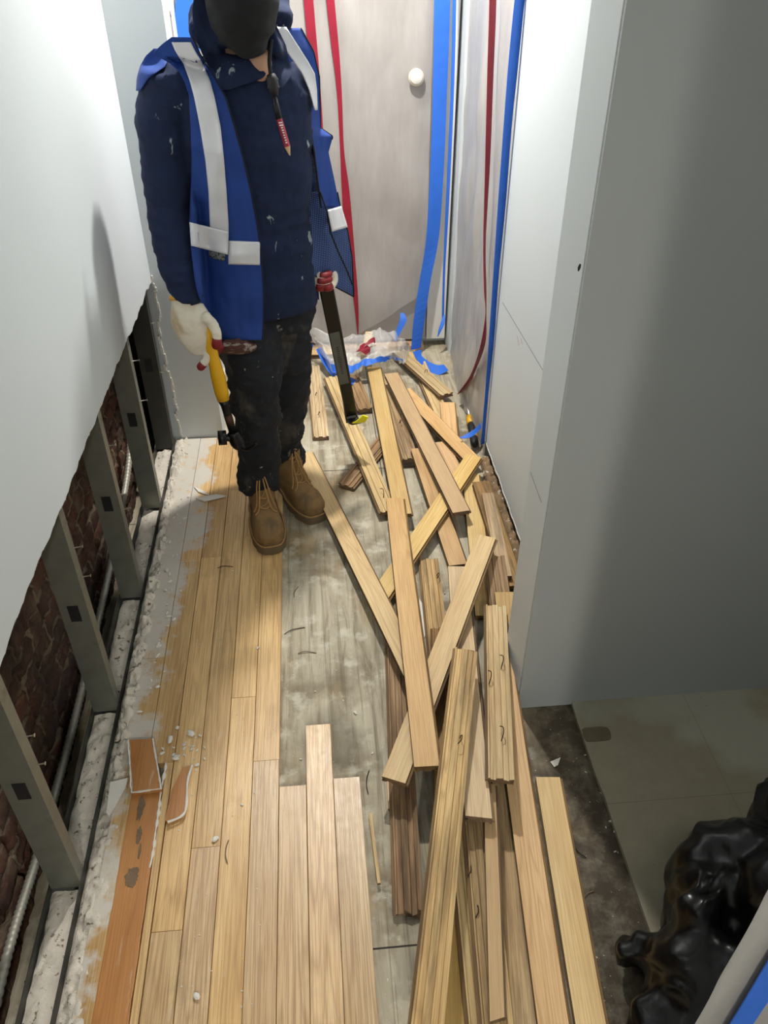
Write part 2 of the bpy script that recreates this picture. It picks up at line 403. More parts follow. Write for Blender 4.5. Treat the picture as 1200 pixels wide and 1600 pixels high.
# intact strip-oak floor: rows between seams, boards between joints, one mesh
def oak_floor():
    V = []; F = []; brd = []; tone = []
    seams = [-.404+.0645*i for i in range(8)]
    rows = {0: (-3, 2.73, [-.9, .839, 2.02]), 1: (-3, 2.74, [-.3, 1.93, .2]), 2: (-3, 2.73, [.05, 1.018, 1.438, 2.4]), 3: (-3, 2.72, [-.4, 1.235, 2.2]),
            4: (-3, 1.158, [.1]), 5: (-3, 1.332, [-.7]), 6: (-3, 1.169, [-.2])}
    rows = {0: (-3, 2.73, [-.9, .839, 2.02]), 1: (-3, 2.74, [.1, 1.018, 2.38]), 2: (-3, 2.73, [-.4, 1.438, 2.12]), 3: (-3, 2.72, [-.1, 1.235, 2.3]),
            4: (-3, 1.158, [.1]), 5: (-3, 1.332, [-.7]), 6: (-3, 1.169, [-.2]), -1: (-3, 2.74, [1.25, 2.0]), -2: (-3, 2.74, [1.6])}
    r = random.Random(3)
    def prism(x0, x1, y0, y1, z1, t):
        n = len(V); b = .0009; val = r.random()
        pr = [(x0, 0), (x0, z1-b), (x0+b, z1), (x1-b, z1), (x1, z1-b), (x1, 0)]
        for y in (y0, y1): V.extend([(px, y, pz) for px, pz in pr])
        k = len(pr); fs = [(n+i, n+(i+1) % k, n+k+(i+1) % k, n+k+i) for i in range(k)]+[tuple(n+i for i in range(k))[::-1], tuple(n+k+i for i in range(k))]
        F.extend(fs); brd.extend([val]*len(fs)); tone.extend([t]*len(fs))
    for i, (a, b, js) in rows.items():
        x0 = -.404+.0645*i; x1 = x0+.0645; ys = [a]+sorted(js)+[b]
        if i == -1: x0 = -.468
        if i == -2: x0, x1 = -.532, -.468
        for j in range(len(ys)-1):
            y0, y1 = ys[j], ys[j+1]
            if i in (-1, -2) and y1 <= 1.3: continue
            g_ = .0006 if i != 0 else .0009
            prism(x0+g_, x1-g_, y0+.0006, y1-.0006, .019+r.uniform(-.0003, .0003), 1.0 if (y1 < 1.34 and (i >= 2 or (i == 1 and y1 < 1.1))) else (.5 if y1 < 1.1 else 0.0))
    prism(-.4215, -.4055, -3, 1.25, .019, 0)      # narrow pale strip beside the varnished one
    o = mesh('floor', V, F, M_floor)
    me = o.data
    for nm, arr in (('board', brd), ('tone', tone)):
        at = me.attributes.new(nm, 'FLOAT', 'FACE')
        for i, vv in enumerate(arr): at.data[i].value = vv
    return o
struct(oak_floor())

# left drywall with ragged cut bottom
def ragged_board(name, fn, s0, s1, bot, top, thick, mat, amp=.006, n=140, seed=0, nrm=(1, 0, 0), matcore=None):
    """fn(s,z)->point; bottom edge at bot(s)"""
    V = []; F = []; nr = Vector(nrm)
    for i in range(n+1):
        s = s0+(s1-s0)*i/n
        zb = bot(s)+noise.fractal(Vector((s*14+seed, 1.7, 0)), .9, 2.2, 5)*amp
        for z in (zb, zb+.004, zb+.05, zb*.5+top*.5, top): V.append(Vector(fn(s, z)))
        V.append(Vector(fn(s, top))-nr*thick); V.append(Vector(fn(s, zb+.001+abs(noise.noise(Vector((s*60, seed, 0))))*.005))-nr*thick)
    k = 7
    for i in range(n):
        for j in range(k): F.append((i*k+j, i*k+(j+1) % k, (i+1)*k+(j+1) % k, (i+1)*k+j))
    F.append(tuple(range(k))); F.append(tuple(n*k+j for j in range(k))[::-1])
    return mesh(name, V, F, mat)
struct(ragged_board('wall_left', lambda s, z: (-.55, s, z), -3, 2.75, lambda s: .705-.028*(s-.9) if s > -.5 else .74, H, .0125, M_wall, .009, 420))
# the white gypsum lip left along the cut
g = G()
for i in range(260):
    s = .4+2.33*i/260; zb = .705-.028*(s-.9)+noise.fractal(Vector((s*14, 1.7, 0)), .9, 2.2, 5)*.009
    a = abs(noise.noise(Vector((s*50, 9, 0))))
    g.add([(-.5515, s, zb-.0015-a*.007), (-.5515, s+.011, zb-.001-a*.003), (-.5515, s+.01, zb+.003), (-.5515, s, zb+.003),
           (-.562, s, zb-.001), (-.562, s+.011, zb-.001), (-.562, s+.01, zb+.003), (-.562, s, zb+.003)],
          [(0,1,2,3),(7,6,5,4),(0,4,5,1),(1,5,6,2),(2,6,7,3),(3,7,4,0)])
struct(g.build('trim_1', M_tornd))
struct(G().box((-.9, -3, -.3), (-.755, 3.9, H)).build('wall_left', M_brick))
# bricks: real relief on the exposed stretch
def fbrick(u, v):
    y = .2+2.5*u; z = -.2+1.0*v; wb = noise.noise(Vector((y*9, z*9, 1)))*.008
    row = math.floor((z+wb)/.068); fz = (z+wb)/.068-row; fy = (y+wb+(row % 2)*.105)/.21; col = math.floor(fy); fy -= col
    e = min(min(fz, 1-fz)*.068, min(fy, 1-fy)*.21); m = max(0, min(1, (e-.005)/.005))
    hb = .012+.008*noise.noise(Vector((row*3.3, col*5.1, 2)))
    mort = .010*max(0, noise.fractal(Vector((y*20, z*26, 4)), .7, 2.1, 4)+.15)
    return Vector((-.754+hb*m+mort*(1.6-m)+.003*noise.fractal(Vector((y*45, z*45, 0)), .7, 2, 3), y, z))
struct(sheet('wall_left', fbrick, 330, 140, M_brick))
# end pier on the left and the jamb beyond it
def pier():
    out = []
    n = 60
    for i in range(n+1):
        z = .02+(.67-.02)*i/n; out.append((-.542+noise.fractal(Vector((z*16, 4, 0)), .8, 2, 4)*.010-(.012 if .3 < z < .5 else 0), z))
    poly = out+[(-.5625, .672), (-.5625, H), (-.382, H), (-.382, .019)]
    m = len(poly); V = [(x, 2.75, z) for x, z in poly]+[(x, 2.765, z) for x, z in poly]
    return mesh('wall_left', V, [tuple(range(m)), tuple(range(m, 2*m))[::-1]]+[(i, (i+1) % m, m+(i+1) % m, m+i) for i in range(m)], M_pier)
struct(pier())
struct(G().box((-.60, 2.7655, 0), (-.3825, 2.86, H)).build('wall_left', M_wall))
g = G()
for i in range(46):
    z = .03+.64*i/46; x = -.542+noise.fractal(Vector((z*16, 4, 0)), .8, 2, 4)*.010-(.012 if .3 < z < .5 else 0)
    a = .003+abs(noise.noise(Vector((z*40, 2, 2))))*.007
    g.box((x-a, 2.7465, z), (x+.0025, 2.757, z+.0145))
struct(g.build('trim_2', M_tornd))
struct(G().box((-.62, 3.0, 0), (-.405, 3.5, .0195)).build('floor', M_floor))
# far left door leaf edge / casing with strike plate
struct(G().box((-.43, 2.862, 0), (-.384, 2.93, H)).box((-.43, 3.32, 0), (-.388, 3.40, H)).build('trim_3', M_trim))
struct(G().box((-.46, 2.86, 0), (-.42, 3.5, H)).build('wall_left', M_wall))
t = thing('strike_plate', 'small steel strike plate on the white door casing behind the worker', 'hardware', (-.384, 2.9, 1.37))
G().box((0, -.014, -.055), (.0015, .014, .055)).build('plate', M_screw, t)
for zz in (-.042, .042):
    G().ball((.0018, 0, zz), (.001, .004, .004), 10, 4).build('screw', M_steelD, t)
g = G(); ribbon(g, [ay(300, -160, 3.30), ay(297, -40, 3.30), ay(292, 30, 3.30), ay(296, 110, 3.30)], [Vector((.040, .004, 0))]*4); 
tag(g.build('painter_tape', M_tape), 'wide blue tape strip on the far left casing above the worker shoulder', 'tape')

# back wall: door, casing
struct(G().box((-.42, 3.55, 0), (1.3, 3.6, H)).build('wall_back', M_wall))
d = G().box((-.30, 3.505, .035), (.512, 3.545, 2.08)).build('door_1', M_door); struct(d)
t = thing('deadbolt_cover', 'round pale lock cover on the door seen through the plastic', 'lock', (.437, 3.462, 1.142))
def disc(p, rad, th, n=28, axis='y', prof=None):
    g = G(); rings = []
    for k, (rr, dd) in enumerate(prof or [(rad, 0), (rad, -th*.6), (rad*.86, -th)]):
        rings.append([Vector((p[0]+rr*math.cos(2*PI*j/n), p[1]+dd, p[2]+rr*math.sin(2*PI*j/n))) for j in range(n)])
    g.loft(rings); return g
disc((0, 0, 0), .031, .008, prof=[(.028, .043), (.028, .002), (.031, 0), (.031, -.004), (.026, -.008)]).build('rose', M_brass, t, True); disc((0, -.008, 0), .024, .006).build('cylinder', M_trim, t, True)
struct(G().box((.515, 3.49, .04), (.60, 3.55, 2.13)).box((.515, 3.50, .04), (.53, 3.545, 2.1)).build('trim_4', M_trim))
struct(G().box((-.42, 3.46, 0), (.50, 3.55, .022)).build('trim_5', WP))
# right corridor wall (beyond the pier) with the doorway
struct(ragged_board('wall_right', lambda s, z: (.61, s, z), 1.50, 2.535, lambda s: .078-.006*(s-2), H, .0125, M_wall, .006, 120, 5, (-1, 0, 0)))
struct(G().box((.645, 1.5, 0), (.75, 2.535, H)).build('wall_right', flat('dark_cavity', (96, 80, 62), .9, var=.3, bumpn=(30, .8, .01))))
g = G()
for i in range(130):
    s = 1.52+1.01*i/130; zb = .078-.006*(s-2)+noise.fractal(Vector((s*14+5, 1.7, 0)), .9, 2.2, 5)*.006
    a = abs(noise.noise(Vector((s*60, 3, 0))))*.006
    g.box((.6085, s, zb-.001-a), (.6225, s+.0095, zb+.003))
struct(g.build('trim_6', M_tornd))
struct(G().box((.6105, 2.5355, .0), (.66, 2.565, H)).build('trim_7', flat('corner_bead', (168, 166, 156), .6, var=.12, bumpn=(70, .5, .003))))
struct(G().box((.70, 2.565, 0), (.74, 3.55, H)).build('wall_right', M_wall))
struct(G().box((.61, 3.40, 0), (.70, 3.55, H)).build('wall_right', M_wall))
# pier and long grey wall
gg = G(); gg.box((.474, 1.36, .004), (.625, 1.512, H)); struct(gg.build('wall_right', M_pier))
struct(G().box((.4755, 1.350, .002), (3.2, 1.3595, H)).build('wall_return', M_grey))
# near wall end, left/back/ceiling shell
struct(G().box((.492, .426, 0), (3.2, .440, H)).box((.585, -3, 0), (.68, .4265, H)).build('wall_near', M_wall))
struct(G().box((3.1, .40, 0), (3.2, 1.35, H)).build('wall_side_room', M_wall))
struct(G().box((-.9, -3.1, 0), (.7, -3, H)).build('wall_behind', M_wall))
struct(G().box((-.95, -3.1, H), (3.2, 3.9, H+.05)).build('ceiling', M_wall))
# survey lines on the wall, black mark
M_pencil = flat('pencil_line', (96, 92, 90), .8)
def wline(name, pts, x, wd, lab, mat=M_pencil):
    g = G()
    P = [ax(*p, x) for p in pts]
    g.tube([Vector((x-.0001, p.y, p.z)) for p in P], wd, 5)
    tag(g.build(name, mat), lab, 'mark')
wline('pencil_line', [(785, 472), (848, 578)], .6098, .0007, 'long thin pencil line running down the white wall right of the blue tape')
wline('pencil_line', [(829, 738), (846, 785)], .4738, .0006, 'short pencil line on the pier near the grey corner edge')
for a, b in (((808, 524), (811, 540)), ((814, 528), (816, 538))):
    wline('pencil_tick', [a, b], .6098, .0005, 'pair of small reddish ticks below the long pencil line', M_redD)
for o in bpy.data.objects:
    if o.name.startswith('pencil_tick'): o['group'] = 'ticks on the wall'
g = G(); P = ay(905, 418, 1.349); g.tube([P+Vector((.001, 0, .006)), P, P+Vector((-.001, -.001, -.006))], [.0016, .0028, .0012], 8)
tag(g.build('black_mark', M_blkm), 'small black smudge on the corner edge of the grey wall', 'mark')

# ceiling lamps (above the frame)
for (p, e, rr, c), lab in zip(LAMPS[:2], ['round flush ceiling lamp over the worker', 'round flush ceiling lamp behind the photographer']):
    t = thing('ceiling_lamp', lab, 'lamp', (p[0], p[1], H))
    g = G(); rings = [[Vector((rd*math.cos(2*PI*j/24), rd*math.sin(2*PI*j/24), dz)) for j in range(24)] for rd, dz in ((.1, 0), (.1, -.02), (.09, -.025))]
    g.loft(rings); g.build('lamp_base', M_trim, t)

# ================================================================== LEFT CAVITY
r = random.Random(11)
def stud(y, lab, dark=False, h=.72, lean=0, x1=-.567):
    t = thing('metal_stud', lab, 'stud', (x1, y, .012), 'metal studs in the opened wall')
    W, FL, T, L = .064, .032, .0012, .007
    # C profile in local xy: web faces -y
    pr = [(0, FL), (0, 0), (-W, 0), (-W, FL), (-W+L, FL)]
    def prof(off): return pr
    outer = [(-L, FL), (0, FL), (0, 0), (-W, 0), (-W, FL), (-W+L, FL)]
    inner = [(-W+L, FL-T), (-W+T, FL-T), (-W+T, T), (-T, T), (-T, FL-T), (-L, FL-T)]
    poly = outer+inner; nz = 2; rings = []
    for z in (0, h+.5): rings.append([Vector((a, b, z)) for a, b in poly])
    b = G(); n = len(poly); V = rings[0]+rings[1]; Fc = [(i, (i+1) % n, n+(i+1) % n, n+i) for i in range(n)]
    caps = [(i, i+1, n-2-i, n-1-i) for i in range(5)]
    Fc += [tuple(c) for c in caps]+[tuple(n+i for i in c[::-1]) for c in caps]
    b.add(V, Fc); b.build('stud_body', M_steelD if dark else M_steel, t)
    # knockout
    k = G(); k.box((-.045, -.0012, .33), (-.02, .0004, .38)); k.build('knockout', M_blkm, t)
    return t
labs = ['metal stud nearest the camera, wide grey web facing the passage', 'metal stud second from the camera, beside the torn strip of plaster', 'metal stud third from the camera, in the middle of the exposed brick',
        'metal stud fourth from the camera, nearer the worker boots']
for y, l in zip((.955, 1.43, 1.86, 2.31), labs): stud(y, l)
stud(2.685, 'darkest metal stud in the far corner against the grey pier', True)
stud(2.735-.02, 'narrow channel stud fixed to the back of the grey pier', False, .7, 0, -.548) if False else None
SL = ['nearest', 'second', 'third', 'fourth', 'far corner']
for i_, (y, z) in enumerate(((.975, .50), (.972, .42), (1.455, .545), (1.452, .46), (1.885, .54), (1.882, .33), (2.335, .56), (2.335, .42), (2.70, .52), (2.70, .33))):
    g = G(); g.tube([(-.566, y, z), (-.548, y+.001, z+.002)], .0014, 8); g.tube([(-.549, y+.001, z+.002), (-.5465, y+.001, z+.002)], [.0014, .0038], 10)
    tag(g.build('drywall_screw', M_screw), '%s drywall screw sticking out of the %s metal stud' % (('upper', 'lower')[i_ % 2], SL[i_//2]), 'screw', 'screws left in the studs')
# bottom track
t = G(); t.box((-.567, .2, .0), (-.5655, 2.74, .030)); t.box((-.632, .2, 0), (-.567, 2.74, .0012)); t.box((-.6325, .2, 0), (-.631, 2.74, .03))
tag(t.build('bottom_track', M_steelD), 'dark steel track running along the floor under the metal studs', 'track')
# dusty sill inside the track: lumpy strips between the studs
def heap(name, x0, x1, y0, y1, zb, hh, mat, lab, cat, seed, nu=14, step=.008, power=.5, rough=1.):
    nv = max(4, int((y1-y0)/step))
    def fn(u, v):
        x = x0+(x1-x0)*u; y = y0+(y1-y0)*v; e = max(0, math.sin(PI*u))**power
        nn = .55+.55*noise.fractal(Vector((x*30+seed, y*30, 0)), .7, 2.1, 5)*rough+.25*noise.noise(Vector((y*6, seed, 2)))
        return Vector((x+noise.noise(Vector((y*25, u*4, seed)))*.004, y, zb+max(.0008, hh*e*nn)))
    o = sheet(name, fn, nu, nv, mat); o['kind'] = 'stuff'; o['label'] = lab; o['category'] = cat; return o
for i, (a, b) in enumerate(((.25, .95), (.99, 1.425), (1.465, 1.855), (1.895, 2.305), (2.345, 2.68))):
    heap('plaster_dust', -.629, -.569, a, b, .0015, .014, M_dust, 'whitish plaster dust lying in the steel track %s' % ['in front of the nearest stud', 'between the first and second stud', 'between the second and third stud', 'between the third and fourth stud', 'behind the fourth stud'][i], 'dust', i*7.3)
heap('plaster_rubble', -.565, -.498, .3, 1.33, .0, .030, M_dust, 'crumbled white plaster rubble beside the varnished strip', 'rubble', 3.1, 16, .007)
heap('plaster_rubble', -.565, -.515, 1.33, 2.75, .002, .040, M_dust, 'crumbled white plaster rubble along the track in the distance', 'rubble', 9.1, 16, .007)
# conduit
P = smooth_path([(-.70, .35, -.09), (-.70, .8, -.02), (-.695, 1.1, -.03), (-.70, 1.5, -.05), (-.69, 1.9, .0), (-.69, 2.2, .03), (-.675, 2.5, .16), (-.68, 2.66, .42), (-.69, 2.7, .7)], 70)
g = G(); g.tube(P, [(.0115 if i % 3 else .0095) for i in range(len(P))], 10)
tag(g.build('flexible_conduit', flat('conduit_metal', (170, 168, 156), .5, .4, var=.12), smooth=True), 'ribbed metal cable conduit lying in front of the brick', 'conduit')

# varnished strip + broken pieces
V = []; 
g = G()
ys = [i*.02-.5 for i in range(86)]
rings = []
for y in [-.8+i*.0275 for i in range(73)]:
    jl = noise.noise(Vector((y*18, 0, 0)))*.003; jr = noise.noise(Vector((y*22, 9, 0)))*.0025; x0 = -.494+jl; x1 = -.4235+jr
    rings.append([Vector((x0, y, .001)), Vector((x0, y, .0185)), Vector((x0+.002, y, .0195)), Vector((x1-.002, y, .0195)), Vector((x1, y, .0185)), Vector((x1, y, .001))])
g.loft(rings)
vs = thing('varnished_strip', 'long orange varnished floor strip with torn brown patches', 'floor strip', (-.46, 0, 0))
o = g.build('strip_body', M_orange, None); o.parent = vs; o.matrix_parent_inverse = Matrix.Translation((.46, 0, 0))
def blob(cx, cy, rx, ry, z, th, seed, n=40, rot=0):
    V = []
    for i in range(n):
        a = 2*PI*i/n; q = 1+.35*noise.fractal(Vector((math.cos(a)*1.8, math.sin(a)*1.8, seed)), .6, 2.2, 4)
        u, v = rx*q*math.cos(a), ry*q*math.sin(a)
        V.append((cx+u*math.cos(rot)-v*math.sin(rot), cy+u*math.sin(rot)+v*math.cos(rot)))
    return [(x, y, z+th) for x, y in V]+[(x, y, z) for x, y in V], [tuple(range(n)), tuple(range(n, 2*n))[::-1]]+[(i, (i+1) % n, n+(i+1) % n, n+i) for i in range(n)]
M_tear = flat('torn_brown_paper', (120, 100, 78), .9, var=.2, bumpn=(80, .8, .003))
for px, py, rx, ry, s in ((206, 1371, .014, .022, 1), (220, 1262, .008, .030, 2), (217, 1305, .006, .020, 3), (218, 1330, .003, .02, 4)):
    p = az(px, py, .02); g = G().add(*blob(p.x, p.y, rx, ry, .0196, .0012, s)); o = g.build('torn_patch', M_tear); o.parent = vs; o.matrix_parent_inverse = Matrix.Translation((.46, 0, 0))
def torn_edge(x, y0, y1, sd):
    g = G(); rings = []
    for i in range(60):
        y = y0+(y1-y0)*i/59; a = .0015+abs(noise.noise(Vector((y*40, sd, 0))))*.006; xx = x+noise.noise(Vector((y*15, sd, 3)))*.004
        rings.append([Vector((xx-a, y, .019)), Vector((xx-a*.4, y, .0205+a*.5)), Vector((xx+a*.4, y, .0205+a*.4)), Vector((xx+a, y, .019))])
    return g.loft(rings)
o = torn_edge(-.424, .98, 1.25, 2).build('torn_edge', M_chip); o.parent = vs; o.matrix_parent_inverse = Matrix.Translation((.46, 0, 0))
# short broken baseboard block
def block(name, corners, z0, th, lab, cat, mat, edge=True):
    t = thing(name, lab, cat)
    P = [az(x, y, z0+th) for x, y in corners]; c = sum(P, Vector())/len(P); t.location = c
    n = len(P); V = [p-c for p in P]+[p-c-Vector((0, 0, th)) for p in P]
    mesh('wood_body', V, [tuple(range(n)), tuple(range(n, 2*n))[::-1]]+[(i, (i+1) % n, n+(i+1) % n, n+i) for i in range(n)], mat, t)
    if edge:
        g = G()
        for a, b in ((0, n-1), (1, 2), (n-2, n-1) if n > 4 else (2, 3)):
            pa, pb = P[a]-c, P[b]-c; m = 18; rings = []
            for i in range(m+1):
                q = pa.lerp(pb, i/m); rr = .0016+abs(noise.noise(q*60))*.004
                rings.append([q+Vector((rr*math.cos(k), rr*math.sin(k)*.7, rr*.6*math.sin(k*2+1)))+Vector((0, 0, .0005)) for k in (0, 1.2, 2.5, 3.8, 5)])
            g.loft(rings)
        g.build('paint_edge', M_chip, t)
    return t
block('baseboard_block', [(201, 1156), (239, 1154), (252, 1232), (206, 1238)], .021, .014, 'short varnished wood block with white painted edges at the top of the orange strip', 'wood offcut', M_orange)
t = block('wood_splinter', [(285, 1200), (300, 1195), (291, 1222), (290, 1262), (284, 1276), (262, 1286), (258, 1280), (268, 1235)], .020, .008, 'curved orange splinter with a white lip lying on the pale boards', 'splinter', M_orange, False)
g = G(); P = [az(x, y, .032) for x, y in ((300, 1196), (293, 1222), (291, 1260), (284, 1275), (262, 1285))]; c = t.location
g.tube([p-c for p in smooth_path(P, 6)], [.003-.0005*math.sin(i) for i in range(25)], 7); g.build('paint_edge', M_chip, t)
block('painted_shard', [(172, 1222), (200, 1215), (196, 1230), (170, 1276), (166, 1270)], .024, .004, 'grey white shard of paint leaning beside the varnished block', 'shard', M_chip, False)
block('painted_shard', [(306, 778), (338, 772), (354, 775), (320, 783)], .022, .003, 'long white plaster shard lying left of the worker boots', 'shard', M_chip, False)
block('painted_shard', [(303, 760), (321, 768), (327, 774), (310, 768)], .022, .003, 'small white shard just behind the long plaster shard', 'shard', M_chip, False)
block('torn_paper', [(655, 935), (663, 948), (667, 985), (662, 1000), (656, 975)], .004, .001, 'scrap of white paper under the crossing planks', 'paper', M_chip, False)
block('torn_paper', [(860, 1190), (876, 1183), (872, 1195), (866, 1198)], .003, .0015, 'small white curl of paper on the dark subfloor by the pier', 'paper', M_chip, False)

# ================================================================== LOOSE CHIPS
r = random.Random(21)
def rock(s, seed, fl=.55):
    g = G(); g.ball((0, 0, 0), (s, s*.7, s*fl), 7, 5)
    for v in g.V: v *= 1+.5*noise.noise(v*(1.3/s)+Vector((seed, 0, 0)))
    zm = min(v.z for v in g.V)
    for v in g.V: v.z -= zm
    return g
protos = [rock(.009, i*3.1).build('plaster_chip', M_chip) for i in range(6)]
meshes = [p.data for p in protos]
for p in protos: bpy.data.objects.remove(p)
def chip(px, py, z, s, lab, grp):
    p = az(px, py, z); o = bpy.data.objects.new('plaster_chip', r.choice(meshes)); S.collection.objects.link(o)
    o.location = p; o.scale = (s, s*r.uniform(.5, 1), s*r.uniform(.5, .9)); o.rotation_euler = (0, 0, r.uniform(0, 6)); tag(o, lab, 'plaster chip', grp)
for px, py, s, lab in ((266, 1157, 1.5, 'largest pale plaster lump beside the varnished block'), (299, 1147, 1.3, 'rounded pale plaster lump right of the largest lump'), (275, 1186, 1.1, 'square pale plaster lump above the curved splinter'),
                       (337, 1312, 1.0, 'grey lump on the joint of the pale boards'), (307, 1558, 1.0, 'lone white chip near the bottom of the floorboards'), (378, 1258, .45, 'tiny round chip below the plaster lumps'),
                       (403, 1013, .6, 'white chip between the boots and the plaster lumps'), (364, 893, .5, 'cream chip left of the near boot'), (555, 1114, .8, 'pale pebble chip above the middle cut board'), (470, 1187, .5, 'small white chip left of the middle cut board')):
    chip(px, py, .0195 if px < 440 or py > 1240 else .0005, s, lab, 'lone plaster chips')
for _ in range(34):
    chip(r.gauss(293, 16), r.gauss(1172, 18), .0195, r.uniform(.25, .8), 'white plaster chip in the crumbs scattered beside the varnished block', 'crumbs by the varnished block')
for _ in range(46):
    y = r.uniform(700, 1120); x = 283-(y-690)*.148+r.gauss(14, 9); chip(x, y, .0195, r.uniform(.3, 1.1), 'white plaster chip fallen along the opened left wall', 'crumbs along the opened wall')
for _ in range(46):
    chip(r.uniform(270, 430), r.uniform(700, 1580), .0195, r.uniform(.12, .3), 'tiny crumb scattered over the intact boards', 'crumbs on the boards')
for _ in range(50):
    x = r.uniform(450, 960); y = r.uniform(700, 1580)
    if x > 800 and y < 1110: continue
    chip(x, y, .0005, r.uniform(.15, .5), 'tiny crumb scattered over the bare plywood', 'crumbs on the plywood')
heap('lath_rubble', .585, .642, 1.53, 2.5, .001, .045, flat('brown_rubble', (128, 106, 80), .95, var=.35, bumpn=(50, 1, .008), spots=[(40, .6, .66, (206, 198, 184))]), 'brown crumbled lath and plaster under the lifted edge of the white wall', 'rubble', 4.4, 12, .008)
for _ in range(18):
    y = r.uniform(725, 880); chip(765+(y-725)*.27+r.gauss(5, 3), y, .002, r.uniform(.5, 1.6), 'broken plaster crumb under the raised edge of the white wall', 'crumbs under the right wall')
for _ in range(22):
    y = r.uniform(1130, 1350); chip(925+(y-1130)*.25+r.gauss(-8, 6), y, .0015, r.uniform(.2, .6), 'crumb in the dirt beside the tile edge', 'crumbs by the tile edge')

# curled wood fibres and staples on the plywood
r2 = random.Random(9)
for i, (px, py, z, lab) in enumerate(((462, 925, .001, 'curled dark splinter on the plywood left of the heap'), (460, 985, .001, 'thin splinter on the plywood below the near boot'), (480, 1020, .001, 'short dark splinter on the grey plywood'), (470, 672, .001, 'brown fibre just right of the worker knees'),
        (355, 1331, .020, 'thin reddish splinter beside the grey lump'), (352, 886, .020, 'dark sliver on the boards left of the near boot'), (640, 862, .001, 'fibre between the centre plank and the crossing plank'), (905, 1330, .001, 'dark splinter right of the lone straight plank'), (918, 1400, .001, 'curved splinter near the black bag'), (575, 1222, .001, 'dark flake near the end of the cut floorboards'))):
    p = az(px, py, z+.0012); a = r2.uniform(0, 3); L = r2.uniform(.018, .035); d = Vector((math.cos(a), math.sin(a), 0)); n_ = Vector((-d.y, d.x, 0))
    g = G(); g.tube(smooth_path([p-d*L, p-d*L*.3+n_*.004+Vector((0, 0, .002)), p+d*L*.4+n_*.002, p+d*L-n_*.004], 4), [.0006]+[.0012]*11+[.0005], 6)
    tag(g.build('wood_splinter', M_nail if i % 2 else M_tear), lab, 'splinter')

# ================================================================== PLANKS
PW, PT = .0640, .0185
LAID = []
def frame(a, b, za, zb):
    A = az(*a, za+PT/2); B = az(*b, zb+PT/2); X = (B-A).normalized(); Y = Vector((0, 0, 1)).cross(X).normalized()
    return A, B, X, Y
def settle(a, b, za, zb, w):
    """raise the ends until the plank rests on, and does not enter, those already laid"""
    for it in range(40):
        A, B, X, Y = frame(a, b, za, zb); worst = 0; wt = 0
        for (A2, B2, X2, Y2, w2) in LAID:
            L2 = (B2-A2).length; X2h = Vector((X2.x, X2.y)).normalized(); l2 = (Vector((B2.x, B2.y))-Vector((A2.x, A2.y))).length
            for i in range(49):
                t = i/48
                for q in (-.5, -.25, 0, .25, .5):
                    p = A.lerp(B, t)+Y*w*q; rx, ry = p.x-A2.x, p.y-A2.y; u = rx*X2h.x+ry*X2h.y; v = rx*Y2.x+ry*Y2.y
                    if -.001 < u < l2+.001 and abs(v) < w2/2+.0008:
                        top = A2.z+(B2.z-A2.z)*u/l2; pen = top+.0012-(p.z-PT)
                        if pen > worst: worst = pen; wt = t
        if worst <= .0002: break
        k = worst*.8+.0002; za += k*(1-wt) if wt < .93 else 0; zb += k*wt if wt > .07 else 0
        if .07 < wt < .93: za += k*.15*(1-wt); zb += k*.15*wt
    return za, zb
